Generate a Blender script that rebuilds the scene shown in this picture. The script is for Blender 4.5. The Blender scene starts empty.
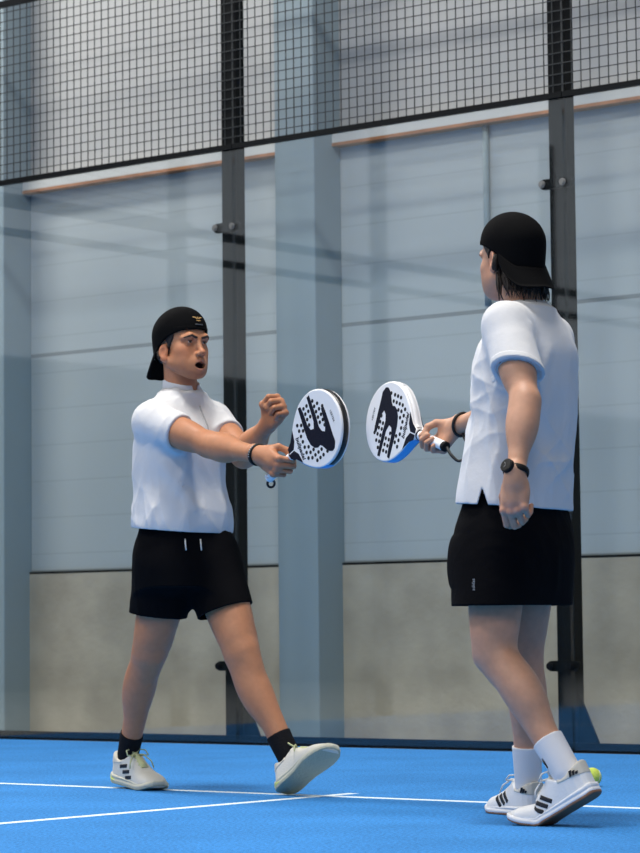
import bpy, bmesh, math, random
import numpy as np
from mathutils import Matrix, Vector

# ------------------------------------------------------------------ camera, world, lights, exposure
scene = bpy.context.scene
COL = scene.collection
YAW, PITCH, ROLL = 0.680, 0.0750, -0.0101
CAM = np.array([5.863, -10.279, 0.562])
def _cam_axes():
    fw = np.array([-math.sin(YAW)*math.cos(PITCH), math.cos(YAW)*math.cos(PITCH), math.sin(PITCH)])
    r = np.array([math.cos(YAW), math.sin(YAW), 0.0]); u = np.cross(r, fw)
    return r*math.cos(ROLL)+u*math.sin(ROLL), -r*math.sin(ROLL)+u*math.cos(ROLL), fw
_r, _u, _f = _cam_axes()
cd = bpy.data.cameras.new('camera'); cam = bpy.data.objects.new('camera', cd); COL.objects.link(cam)
cd.sensor_fit = 'VERTICAL'; cd.sensor_height = 36.0; cd.lens = 2715.0/853*36
m = np.eye(4); m[:3, 0] = _r; m[:3, 1] = _u; m[:3, 2] = -_f; m[:3, 3] = CAM
cam.matrix_world = Matrix(m.tolist())
cd.clip_end = 200
cd.dof.use_dof = True; cd.dof.focus_distance = 8.75; cd.dof.aperture_fstop = 8.0
scene.camera = cam
w = bpy.data.worlds.new('hall_air'); scene.world = w; w.use_nodes = True
bg = w.node_tree.nodes['Background']
bg.inputs['Color'].default_value = (0.78, 0.84, 0.90, 1); bg.inputs['Strength'].default_value = 0.26
def lamp(x, y, z, sx, sy, e, color=(1, 0.97, 0.92), rot=(0, 0, 0)):
    l = bpy.data.lights.new('hall_lamp', 'AREA'); l.shape = 'RECTANGLE'; l.size = sx; l.size_y = sy
    l.energy = e; l.color = color
    o = bpy.data.objects.new('hall_lamp', l); o.location = (x, y, z); o.rotation_euler = rot; COL.objects.link(o)
for lx, ly, le in ((-6.4, -1.5, 640), (0.6, -4.2, 640), (-7.0, -9.0, 260), (-2.0, -8.5, 380), (6.0, -9.0, 260), (-3, -15, 320), (4, -15, 320)):
    lamp(lx, ly, 7.2, 2.4, 0.8, le*0.66)
scene.view_settings.view_transform = 'Standard'; scene.view_settings.look = 'None'
scene.view_settings.gamma = 1.0; scene.view_settings.use_curve_mapping = False
scene.view_settings.exposure = 0.0
scene.cycles.transparent_max_bounces = 24

# ------------------------------------------------------------------ materials
def mat(name, color, rough=0.6, metal=0.0, bump=0.0, bscale=40, var=0.0, vscale=6, spec=0.5, sss=0.0, attr=False, sheen=0.0):
    mt = bpy.data.materials.new(name); mt.use_nodes = True
    nt = mt.node_tree; b = nt.nodes['Principled BSDF']
    b.inputs['Roughness'].default_value = rough; b.inputs['Metallic'].default_value = metal
    b.inputs['Specular IOR Level'].default_value = spec
    c = (*color, 1)
    b.inputs['Base Color'].default_value = c
    if sss:
        b.inputs['Subsurface Weight'].default_value = sss
        b.inputs['Subsurface Radius'].default_value = (1.0, 0.35, 0.2); b.inputs['Subsurface Scale'].default_value = 0.008
    if sheen:
        b.inputs['Sheen Weight'].default_value = sheen
    tc = nt.nodes.new('ShaderNodeTexCoord')
    src = None
    if attr:
        a = nt.nodes.new('ShaderNodeAttribute'); a.attribute_name = 'tone'; src = a.outputs['Color']
        nt.links.new(src, b.inputs['Base Color'])
    if var:
        n = nt.nodes.new('ShaderNodeTexNoise'); n.inputs['Scale'].default_value = vscale; n.inputs['Detail'].default_value = 6
        nt.links.new(tc.outputs['Object'], n.inputs['Vector'])
        mr = nt.nodes.new('ShaderNodeMapRange'); mr.inputs[1].default_value = 0.25; mr.inputs[2].default_value = 0.75
        mr.inputs[3].default_value = 1-var; mr.inputs[4].default_value = 1+var
        nt.links.new(n.outputs['Fac'], mr.inputs[0])
        mx = nt.nodes.new('ShaderNodeVectorMath'); mx.operation = 'SCALE'
        if src: nt.links.new(src, mx.inputs[0])
        else: mx.inputs[0].default_value = color
        nt.links.new(mr.outputs[0], mx.inputs['Scale'])
        nt.links.new(mx.outputs[0], b.inputs['Base Color'])
    if bump:
        n = nt.nodes.new('ShaderNodeTexNoise'); n.inputs['Scale'].default_value = bscale; n.inputs['Detail'].default_value = 4
        nt.links.new(tc.outputs['Object'], n.inputs['Vector'])
        bp = nt.nodes.new('ShaderNodeBump'); bp.inputs['Strength'].default_value = bump; bp.inputs['Distance'].default_value = 0.01
        nt.links.new(n.outputs['Fac'], bp.inputs['Height']); nt.links.new(bp.outputs[0], b.inputs['Normal'])
    return mt

def mat_turf():
    mt = mat('blue_turf', (0.03, 0.22, 0.66), 0.9, spec=0.15)
    nt = mt.node_tree; b = nt.nodes['Principled BSDF']; tc = nt.nodes['Texture Coordinate']
    L = nt.links.new
    sep = nt.nodes.new('ShaderNodeSeparateXYZ'); L(tc.outputs['Object'], sep.inputs[0])
    def math_(op, a, bb, c=None):
        n = nt.nodes.new('ShaderNodeMath'); n.operation = op
        for i, v in enumerate((a, bb, c)):
            if v is None: continue
            if hasattr(v, 'links'): L(v, n.inputs[i])
            else: n.inputs[i].default_value = v
        return n.outputs[0]
    nz = nt.nodes.new('ShaderNodeTexNoise'); nz.inputs['Scale'].default_value = 95; nz.inputs['Detail'].default_value = 3
    L(tc.outputs['Object'], nz.inputs['Vector'])
    nb = nt.nodes.new('ShaderNodeTexNoise'); nb.inputs['Scale'].default_value = 2.2; nb.inputs['Detail'].default_value = 5
    L(tc.outputs['Object'], nb.inputs['Vector'])
    jit = math_('MULTIPLY_ADD', nz.outputs['Fac'], 0.02, -0.01)
    yj = math_('ADD', sep.outputs['Y'], jit); xj = math_('ADD', sep.outputs['X'], jit)
    dy = math_('ABSOLUTE', math_('SUBTRACT', yj, -3.03), 0.0)
    line1 = math_('LESS_THAN', dy, 0.026)
    dx = math_('ABSOLUTE', xj, 0.0)
    line2 = math_('MULTIPLY', math_('LESS_THAN', dx, 0.024), math_('LESS_THAN', yj, -2.86))
    line = math_('MAXIMUM', line1, line2)
    sc = math_('MULTIPLY_ADD', nz.outputs['Fac'], 1.7, 0.15)
    sc2 = math_('MULTIPLY', sc, math_('MULTIPLY_ADD', nb.outputs['Fac'], 0.5, 0.75))
    vm = nt.nodes.new('ShaderNodeVectorMath'); vm.operation = 'SCALE'; vm.inputs[0].default_value = (0.039, 0.212, 0.545)
    L(sc2, vm.inputs['Scale'])
    mx = nt.nodes.new('ShaderNodeMix'); mx.data_type = 'RGBA'
    L(line, mx.inputs['Factor']); L(vm.outputs[0], mx.inputs['A']); mx.inputs['B'].default_value = (0.72, 0.82, 0.88, 1)
    L(mx.outputs['Result'], b.inputs['Base Color'])
    bp = nt.nodes.new('ShaderNodeBump'); bp.inputs['Strength'].default_value = 0.6; bp.inputs['Distance'].default_value = 0.008
    L(nz.outputs['Fac'], bp.inputs['Height']); L(bp.outputs[0], b.inputs['Normal'])
    return mt

def mat_panels():
    mt = mat('hall_panel_paint', (0.38, 0.45, 0.485), 0.55, spec=0.3)
    nt = mt.node_tree; b = nt.nodes['Principled BSDF']; tc = nt.nodes['Texture Coordinate']; L = nt.links.new
    sep = nt.nodes.new('ShaderNodeSeparateXYZ'); L(tc.outputs['Object'], sep.inputs[0])
    def m_(op, *a):
        n = nt.nodes.new('ShaderNodeMath'); n.operation = op
        for i, v in enumerate(a):
            if hasattr(v, 'links'): L(v, n.inputs[i])
            else: n.inputs[i].default_value = v
        return n.outputs[0]
    z = m_('SUBTRACT', sep.outputs['Z'], 0.905)
    # panel joints every 1.22 m, shallow micro-profile grooves every 0.2 m
    fj = m_('ABSOLUTE', m_('SUBTRACT', m_('FRACT', m_('ADD', m_('DIVIDE', z, 1.225), 0.5)), 0.5))
    joint = m_('LESS_THAN', fj, 0.0085)
    fg = m_('ABSOLUTE', m_('SUBTRACT', m_('FRACT', m_('DIVIDE', z, 0.204)), 0.5))
    groove = m_('MULTIPLY', m_('LESS_THAN', fg, 0.022), 0.10)
    nz = nt.nodes.new('ShaderNodeTexNoise'); nz.inputs['Scale'].default_value = 1.3; nz.inputs['Detail'].default_value = 5
    L(tc.outputs['Object'], nz.inputs['Vector'])
    s = m_('SUBTRACT', m_('MULTIPLY_ADD', nz.outputs['Fac'], 0.14, 0.93), m_('ADD', groove, m_('MULTIPLY', joint, 0.45)))
    vm = nt.nodes.new('ShaderNodeVectorMath'); vm.operation = 'SCALE'; vm.inputs[0].default_value = (0.46, 0.49, 0.495)
    L(s, vm.inputs['Scale']); L(vm.outputs[0], b.inputs['Base Color'])
    return mt

def glow(name, color, e):
    mt = bpy.data.materials.new(name); mt.use_nodes = True; b = mt.node_tree.nodes['Principled BSDF']
    b.inputs['Base Color'].default_value = (0.2, 0.2, 0.2, 1); b.inputs['Emission Color'].default_value = (*color, 1); b.inputs['Emission Strength'].default_value = e
    return mt
def mat_glass():
    mt = bpy.data.materials.new('clear_glass'); mt.use_nodes = True; nt = mt.node_tree; nt.nodes.clear()
    o = nt.nodes.new('ShaderNodeOutputMaterial'); mx = nt.nodes.new('ShaderNodeMixShader')
    t = nt.nodes.new('ShaderNodeBsdfTransparent'); t.inputs['Color'].default_value = (0.94, 0.97, 0.98, 1)
    g = nt.nodes.new('ShaderNodeBsdfGlossy'); g.inputs['Roughness'].default_value = 0.03; g.inputs['Color'].default_value = (1, 1, 1, 1)
    lw = nt.nodes.new('ShaderNodeLayerWeight'); lw.inputs['Blend'].default_value = 0.5
    pw = nt.nodes.new('ShaderNodeMath'); pw.operation = 'POWER'; pw.inputs[1].default_value = 5.0
    fr = nt.nodes.new('ShaderNodeMath'); fr.operation = 'MULTIPLY_ADD'; fr.inputs[1].default_value = 0.95; fr.inputs[2].default_value = 0.05
    nt.links.new(lw.outputs['Facing'], pw.inputs[0]); nt.links.new(pw.outputs[0], fr.inputs[0])
    nt.links.new(fr.outputs[0], mx.inputs[0]); nt.links.new(t.outputs[0], mx.inputs[1]); nt.links.new(g.outputs[0], mx.inputs[2])
    nt.links.new(mx.outputs[0], o.inputs['Surface'])
    return mt

M = dict(
    turf=mat_turf(), panels=mat_panels(), glass=mat_glass(),
    upper=mat('upper_wall_paint', (0.41, 0.415, 0.415), 0.6, var=0.05, vscale=1.0, spec=0.3),
    concrete=mat('plinth_concrete', (0.46, 0.395, 0.31), 0.9, var=0.22, vscale=3.6, bump=0.25, bscale=30, spec=0.2),
    panel_glow=glow('added_panel_glow', (0.88, 0.94, 1.0), 0.62),  # glow of the added panel over the left wall
    darkwall=mat('dark_hall_wall', (0.055, 0.065, 0.07), 0.8, var=0.1, vscale=1.0),
    floor=mat('floor_concrete', (0.30, 0.31, 0.31), 0.7, var=0.1, vscale=2),
    column=mat('column_paint', (0.27, 0.335, 0.37), 0.55, var=0.03, vscale=2, spec=0.3),
    steel=mat('black_powder_coat', (0.003, 0.004, 0.005), 0.55, spec=0.12),
    mesh=mat('black_wire', (0.014, 0.018, 0.02), 0.5),
    bolt=mat('zinc_bolt', (0.22, 0.22, 0.215), 0.45, 0.6),
    trimw=mat('pale_trim', (0.62, 0.60, 0.57), 0.6), trimo=mat('rust_trim', (0.42, 0.17, 0.07), 0.7, var=0.35, vscale=9),
    skin=mat('skin', (0.6, 0.35, 0.25), 0.5, sss=0.12, attr=True, bump=0.06, bscale=220, var=0.07, vscale=45, spec=0.4),
    shirt=mat('white_jersey', (0.635, 0.635, 0.655), 0.85, bump=0.10, bscale=55, sheen=0.15, spec=0.2),
    black=mat('black_jersey', (0.0035, 0.0035, 0.0045), 0.9, bump=0.12, bscale=60, spec=0.06),
    cap=mat('black_twill', (0.0035, 0.0035, 0.004), 0.9, bump=0.15, bscale=300, spec=0.06),
    gold=mat('gold_thread', (0.45, 0.27, 0.10), 0.6), strapgrey=mat('grey_strap', (0.07, 0.075, 0.08), 0.5),
    hairb=mat('brown_hair', (0.016, 0.009, 0.006), 0.55, bump=0.4, bscale=250, spec=0.4),
    brow=mat('dark_brow_hair', (0.03, 0.016, 0.01), 0.7),
    eyew=mat('eye', (0.8, 0.8, 0.8), 0.2, attr=True),
    sockw=mat('white_knit', (0.74, 0.73, 0.75), 0.9, bump=0.25, bscale=420, spec=0.2), sockb=mat('black_knit', (0.008, 0.008, 0.01), 0.9, bump=0.3, bscale=180, spec=0.15),
    shoew=mat('white_shoe_upper', (0.78, 0.78, 0.79), 0.55, bump=0.08, bscale=120), shoec=mat('off_white_shoe_upper', (0.66, 0.64, 0.58), 0.7, bump=0.15, bscale=160),
    cream=mat('cream_lining', (0.62, 0.58, 0.50), 0.8), gum=mat('brown_gum_rubber', (0.24, 0.115, 0.06), 0.6), 
    midw=mat('white_midsole', (0.80, 0.80, 0.82), 0.5), midc=mat('cream_midsole', (0.60, 0.58, 0.47), 0.6), soleg=mat('pale_green_rubber', (0.42, 0.43, 0.33), 0.7, bump=0.5, bscale=90),
    lime=mat('lime_foam', (0.62, 0.68, 0.22), 0.6), lacew=mat('white_lace', (0.75, 0.73, 0.70), 0.8), laceg=mat('pale_green_lace', (0.50, 0.53, 0.30), 0.8),
    stripe=mat('black_stripe', (0.006, 0.007, 0.012), 0.5), 
    rwhite=mat('white_lacquer', (0.80, 0.80, 0.82), 0.35), navy=mat('navy_print', (0.003, 0.005, 0.016), 0.6, spec=0.15, bump=0.3, bscale=300),
    rblack=mat('black_bumper', (0.006, 0.006, 0.007), 0.35, var=0.3, vscale=60), rblue=mat('blue_lacquer', (0.06, 0.35, 0.78), 0.35),
    dark_plug=mat('hole_dark', (0.008, 0.009, 0.012), 0.9), grip=mat('white_grip_tape', (0.78, 0.80, 0.84), 0.7, bump=0.3, bscale=90),
    cord=mat('black_cord', (0.008, 0.008, 0.009), 0.6), band=mat('black_rubber', (0.004, 0.004, 0.005), 0.6, spec=0.2), print=mat('grey_print', (0.35, 0.35, 0.36), 0.6),
    watch=mat('watch_glass', (0.003, 0.003, 0.004), 0.3, spec=0.15), ball=mat('yellow_felt', (0.62, 0.75, 0.12), 0.95, bump=0.6, bscale=400), seam=mat('white_seam', (0.8, 0.8, 0.75), 0.8),
)

# ------------------------------------------------------------------ object helpers
def link(name, me, material=None, parent=None):
    o = bpy.data.objects.new(name, me); COL.objects.link(o)
    if material is not None: me.materials.append(material)
    if parent is not None: o.parent = parent
    return o
def thing(name, label, cat, loc=(0, 0, 0), rz=0.0, group=None):
    o = bpy.data.objects.new(name, None); o.empty_display_size = 0.1; COL.objects.link(o)
    o.location = loc; o.rotation_euler = (0, 0, rz); o['label'] = label; o['category'] = cat
    if group: o['group'] = group
    return o
def tag(o, label, cat, group=None):
    o['label'] = label; o['category'] = cat
    if group: o['group'] = group
    return o
class MB:
    """collects simple shapes into one mesh"""
    def __init__(s): s.v = []; s.f = []
    def add(s, v, f):
        n = len(s.v); s.v += [tuple(map(float, p)) for p in v]; s.f += [tuple(n+i for i in q) for q in f]
    def box(s, lo, hi):
        x0, y0, z0 = lo; x1, y1, z1 = hi
        s.add([(x0,y0,z0),(x1,y0,z0),(x1,y1,z0),(x0,y1,z0),(x0,y0,z1),(x1,y0,z1),(x1,y1,z1),(x0,y1,z1)],
              [(0,3,2,1),(4,5,6,7),(0,1,5,4),(1,2,6,5),(2,3,7,6),(3,0,4,7)])
    def tube(s, pts, r, n=8, closed=False, flat=None):
        pts = [np.array(p, float) for p in pts]; m_ = len(pts)
        rr = r if hasattr(r, '__len__') else [r]*m_
        v = []; f = []; up = None
        for i, p in enumerate(pts):
            a = pts[(i-1) % m_] if (closed or i > 0) else p
            b = pts[(i+1) % m_] if (closed or i < m_-1) else p
            t = b-a; t = t/(np.linalg.norm(t)+1e-12)
            if up is None: up = np.array((0, 0, 1.0)) if abs(t[2]) < 0.9 else np.array((1.0, 0, 0))
            x = up-t*(up@t); x /= np.linalg.norm(x)+1e-12; y = np.cross(t, x); up = x
            for k in range(n):
                q = 2*math.pi*k/n
                v.append(p+rr[i]*(math.cos(q)*x+math.sin(q)*y*(flat or 1)))
        for i in range(m_ if closed else m_-1):
            for k in range(n):
                a0 = i*n+k; a1 = i*n+(k+1) % n; b0 = ((i+1) % m_)*n+k; b1 = ((i+1) % m_)*n+(k+1) % n
                f.append((a0, a1, b1, b0))
        if not closed:
            f.append(tuple(range(n-1, -1, -1))); f.append(tuple((m_-1)*n+k for k in range(n)))
        s.add(v, f)
    def cyl(s, a, b, r, n=16, r2=None): s.tube([a, b], [r, r if r2 is None else r2], n)
    def prism(s, poly, lo, hi, axes=None, org=(0, 0, 0)):
        """polygon (x,y) extruded lo..hi along the third axis"""
        ax = np.eye(3) if axes is None else np.asarray(axes, float); og = np.array(org, float); n = len(poly)
        v = [og+ax[0]*x+ax[1]*y+ax[2]*h for h in (lo, hi) for x, y in poly]
        f = [tuple(range(n-1, -1, -1)), tuple(range(n, 2*n))]+[(i, (i+1) % n, n+(i+1) % n, n+i) for i in range(n)]
        s.add(v, f)
    def build(s, name, material, parent=None, smooth=False, bevel=0.0):
        me = bpy.data.meshes.new(name); me.from_pydata(s.v, [], s.f); me.update()
        if smooth:
            me.polygons.foreach_set('use_smooth', [True]*len(me.polygons))
        o = link(name, me, material, parent)
        if bevel:
            b = o.modifiers.new('bevel', 'BEVEL'); b.width = bevel; b.segments = 2; b.limit_method = 'ANGLE'
        return o
def struct(name, mb, material, parent=None):
    o = mb.build(name, material, parent)
    if parent is None: o['kind'] = 'structure'
    return o

# ------------------------------------------------------------------ the hall
b = MB(); b.box((-5.0, -20.0, -0.03), (9.0, 0.0, 0.0)); struct('floor', b, M['turf'])
b = MB(); b.box((-40, -40, -0.06), (40, 6, -0.031)); struct('floor_hall', b, M['floor'])
b = MB(); b.box((-16, 0.62, 0.90), (12, 0.80, 3.09)); struct('wall_back', b, M['panels'])
b = MB(); b.box((-16, 0.62, 3.09), (12, 0.8, 9.0)); struct('wall_back_upper', b, M['upper'])
b = MB(); b.box((-16, 0.60, -0.03), (12, 0.80, 0.895)); struct('trim_1', b, M['concrete'])
b = MB(); b.box((-16, 0.598, 0.896), (12, 0.63, 0.906)); struct('trim_2', b, M['steel'])
b = MB(); b.box((-16, 0.55, 3.07), (12, 0.64, 3.125)); struct('trim_3', b, M['trimw'])
b = MB(); b.box((-16, 0.548, 3.053), (12, 0.62, 3.069)); struct('trim_4', b, M['trimo'])
def column(x0, x1, label, group):
    t = thing('building_column', label, 'column', ((x0+x1)/2, 0.5, -0.03))
    hw = (x1-x0)/2
    b = MB(); b.box((-hw, -0.10, 0), (hw, 0.12, 9.0)); b.build('shaft', M['column'], t, bevel=0.006)
    b = MB(); b.box((-hw-0.04, -0.13, 0), (hw+0.04, 0.12, 0.02)); b.build('foot_plate', M['steel'], t)
column(-3.058, -2.795, 'grey-blue square column behind the glass, right of the man in the collared shirt', None)
column(-5.38, -5.05, 'grey-blue square column behind the glass at the far left edge', None)
b = MB(); b.cyl((-1.86, 0.60, 2.15), (-1.86, 0.60, 3.05), 0.016); tag(b.build('downpipe', M['column'], None, True), 'thin vertical grey pipe on the panelled wall behind the right glass pane', 'pipe')

b = MB(); b.box((-14.2, -26, -0.03), (-14.0, 0.62, 3.4)); struct('wall_left', b, M['darkwall'])
b = MB(); b.box((-14.2, -26, 3.4), (-14.0, 0.62, 9.0)); struct('added_glow_1', b, M['panel_glow'])  # unseen glowing panel, added to brighten the reflections in the glass

# glass enclosure: back run along X at Y=0, side run along Y at X=-5
def post(loc, rz, label, height=4.05, gusset=True):
    t = thing('steel_post', label, 'post', loc, rz)
    b = MB(); b.box((-0.048, 0.030, 0.0), (0.048, 0.036, height)); b.box((-0.048, 0.09, 0.0), (0.048, 0.096, height)); b.box((-0.048, 0.036, 0), (-0.042, 0.09, height)); b.box((0.042, 0.036, 0), (0.048, 0.09, height))
    b.build('shaft', M['steel'], t)
    if gusset:
        b = MB(); b.prism([(0.046, 0.0), (0.165, 0.0), (0.165, 0.015), (0.048, 0.27)], 0.055, 0.065, axes=((1, 0, 0), (0, 0, 1), (0, 1, 0)))
        b.build('gusset', M['steel'], t)
        b = MB(); b.box((-0.09, 0.0305, 0), (0.18, 0.16, 0.012)); b.build('base_plate', M['steel'], t)
    for z in (0.390, 2.600):
        c = MB()
        n = 10; pl = [(-0.07+0.024*math.cos(a), 0.024*math.sin(a)) for a in np.linspace(math.pi/2, 3*math.pi/2, n)]+[(0.06+0.024*math.cos(a), 0.024*math.sin(a)) for a in np.linspace(-math.pi/2, math.pi/2, n)]
        c.prism(pl, 0.013, 0.029, axes=((1, 0, 0), (0, 0, 1), (0, 1, 0)), org=(0, 0, z))
        cl = c.build('clamp', M['steel'], t)
        for x in (-0.07, 0.045):
            q = MB(); q.cyl((x, -0.0005, z), (x, -0.006, z), 0.017, 20); q.cyl((x, -0.005, z), (x, -0.012, z), 0.011, 12)
            q.build('bolt', M['bolt' if z > 1 else 'steel'], cl, False)
    return t
def glass(lo, hi, label, group=None):
    b = MB(); b.box(lo, hi); return tag(b.build('glass_panel', M['glass']), label, 'glass panel', group)
def wire_panel(loc, rz, wdt, hgt, label):
    t = thing('wire_mesh_panel', label, 'mesh panel', loc, rz)
    b = MB(); n = int(round(wdt/0.05))
    for i in range(n+1):
        x = wdt*i/n; b.box((x-0.002, 0.010, 0.0), (x+0.002, 0.014, hgt))
    k = int(round(hgt/0.05))
    for i in range(k+1):
        z = hgt*i/k; b.box((0, 0.006, z-0.002), (wdt, 0.010, z+0.002))
    b.build('wires', M['mesh'], t)
    b = MB(); b.box((0, 0.0, -0.012), (wdt, 0.028, 0.014)); b.box((0, 0.0, hgt-0.016), (wdt, 0.028, hgt+0.016)); b.build('frame', M['steel'], t)
    return t
for X, lb in ((-3.05, 'black steel post behind the glass between the man in the collared shirt and his racket'), (-1.05, 'black steel post behind the glass beside the man seen from behind'), (0.95, 'black steel post further right along the back glass')):
    post((X, 0, 0), 0, lb)
names = ['left', 'middle', 'right']
glass((-4.998, 0, 0.012), (-3.004, 0.012, 2.985), 'tall clear glass pane behind the man in the collared shirt, left of the left post')
glass((-2.996, 0, 0.012), (-1.004, 0.012, 2.985), 'tall clear glass pane behind the two rackets, between the two posts')
glass((-0.996, 0, 0.012), (0.996, 0.012, 2.985), 'tall clear glass pane at the right edge, right of the right post')
wire_panel((-4.98, 0.0, 3.005), 0, 1.972, 0.985, 'black wire mesh panel at top left, above the left glass pane')
wire_panel((-3.004, 0.0, 3.005), 0, 1.996, 0.985, 'black wire mesh panel at top centre, above the middle glass pane')
wire_panel((-1.004, 0.0, 3.005), 0, 1.996, 0.985, 'black wire mesh panel at top right, above the right glass pane')
b = MB(); b.box((-5, 0.014, 0), (3, 0.029, 0.045)); tag(b.build('base_rail', M['steel']), 'dark steel rail along the foot of the back glass', 'rail')
# left side enclosure (seen only as a reflection in the back glass)
for Y, h, k in ((0.0, 4.05, 'black side fence post at the left back corner of the court'), (-1.9, 4.05, 'side fence post reflected in the left pane, next to the corner post'), (-3.9, 4.05, 'side fence post reflected in the middle pane above the right racket'), (-5.9, 4.05, 'side fence post left of the court, fourth from the corner'), (-7.9, 4.05, 'side fence post left of the court, farthest from the corner')):
    t = thing('side_fence_post', k, 'post', (-5.0, Y, 0), math.pi/2)
    b = MB(); b.box((-0.05, 0.06, 0), (0.05, 0.13, h)); b.build('shaft', M['steel'], t)
b = MB(); b.box((-5.05, -10, 2.96), (-5.01, 0, 3.01)); tag(b.build('side_rail', M['steel']), 'upper dark rail of the side fence, reflected in the glass', 'rail')
b = MB(); b.box((-5.05, -10, 2.80), (-5.01, 0, 2.84)); tag(b.build('side_rail', M['steel']), 'lower dark rail of the side fence, reflected in the glass', 'rail')
wire_panel((-5.0, -1.93, 3.02), math.pi/2, 1.9, 0.95, 'black wire mesh panel on the left side fence, reflected in the left pane')
# ------------------------------------------------------------------ signed-distance sculpting
F32 = np.float32
def smin(a, b, k):
    if k <= 0: return np.minimum(a, b)
    h = np.maximum(k-np.abs(a-b), 0)/k
    return np.minimum(a, b)-h*h*k*0.25
def smax(a, b, k): return -smin(-a, -b, k)
def V(*a): return np.array(a, F32)
def nrm(a): a = np.array(a, float); return a/np.linalg.norm(a)
def p_cap(a, b, ra, rb=None):
    a = np.array(a, F32); b = np.array(b, F32); rb = ra if rb is None else rb
    ab = b-a; L2 = F32(max(float(ab@ab), 1e-9))
    def f(P):
        q = P-a; t = np.clip((q@ab)/L2, 0, 1)
        return np.sqrt(((q-t[:, None]*ab)**2).sum(1))-(ra+t*(rb-ra))
    return f
def p_ell(c, r, Mx=None):
    c = np.array(c, F32); r = np.array(r, F32); R = None if Mx is None else np.array(Mx, F32)
    def f(P):
        q = P-c
        if R is not None: q = q@R
        k0 = np.sqrt(((q/r)**2).sum(1)); k1 = np.sqrt(((q/(r*r))**2).sum(1))+1e-9
        return k0*(k0-1)/k1
    return f
def p_box(c, h, rd=0.0, Mx=None):
    c = np.array(c, F32); h = np.array(h, F32)-F32(rd); R = None if Mx is None else np.array(Mx, F32)
    def f(P):
        q = P-c
        if R is not None: q = q@R
        q = np.abs(q)-h
        return np.sqrt((np.maximum(q, 0)**2).sum(1))+np.minimum(q.max(1), 0)-rd
    return f
def p_plane(o, n):
    """inside where (P-o).n < 0"""
    o = np.array(o, F32); n = np.array(nrm(n), F32)
    return lambda P: (P-o)@n
def p_loft(secs, ex=2.2):
    """sections (z, cx, cy, a_side, b_front, heading degrees), swept along z"""
    S = np.array(secs, float); S = S[S[:, 0].argsort()]
    zd = np.linspace(S[0, 0], S[-1, 0], 160); T_ = np.gradient(S, S[:, 0], axis=0); D_ = []
    for z in zd:                                   # smooth (Hermite) interpolation between the sections
        i = min(max(int(np.searchsorted(S[:, 0], z))-1, 0), len(S)-2); h_ = S[i+1, 0]-S[i, 0]; t = (z-S[i, 0])/h_
        D_.append((2*t**3-3*t*t+1)*S[i]+(t**3-2*t*t+t)*h_*T_[i]+(3*t*t-2*t**3)*S[i+1]+(t**3-t*t)*h_*T_[i+1])
    S = np.array(D_); S[:, 0] = zd; zz = zd
    def f(P):
        z = P[:, 2]
        cx, cy, a, bb, hd = (np.interp(z, zz, S[:, i]).astype(F32) for i in range(1, 6))
        hd = np.radians(hd); c, s = np.cos(hd), np.sin(hd)
        qx = P[:, 0]-cx; qy = P[:, 1]-cy
        fr = np.abs(qx*c+qy*s)/bb; sd = np.abs(-qx*s+qy*c)/a
        q = (fr**ex+sd**ex)**(1/ex)
        d = (q-1)*np.minimum(a, bb)
        return np.maximum(d, np.maximum(z-zz[-1], zz[0]-z))
    return f
class Sdf:
    def __init__(s): s.items = []
    def u(s, f, k=0.02): s.items.append(('u', f, k)); return s
    def s(s, f, k=0.004): s.items.append(('s', f, k)); return s
    def i(s, f, k=0.0): s.items.append(('i', f, k)); return s
    def d(s, f): s.items.append(('d', f, 0)); return s
    def __call__(s, P, keep=None):
        D = np.full(len(P), 0.12, F32)
        for n, (op, f, k) in enumerate(s.items):
            if keep is not None and not keep[n]: continue
            if op == 'u': D = smin(D, f(P), k)
            elif op == 's': D = smax(D, -f(P), k)
            elif op == 'i': D = smax(D, f(P), k)
            else: D = D+f(P)
        return D
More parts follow.
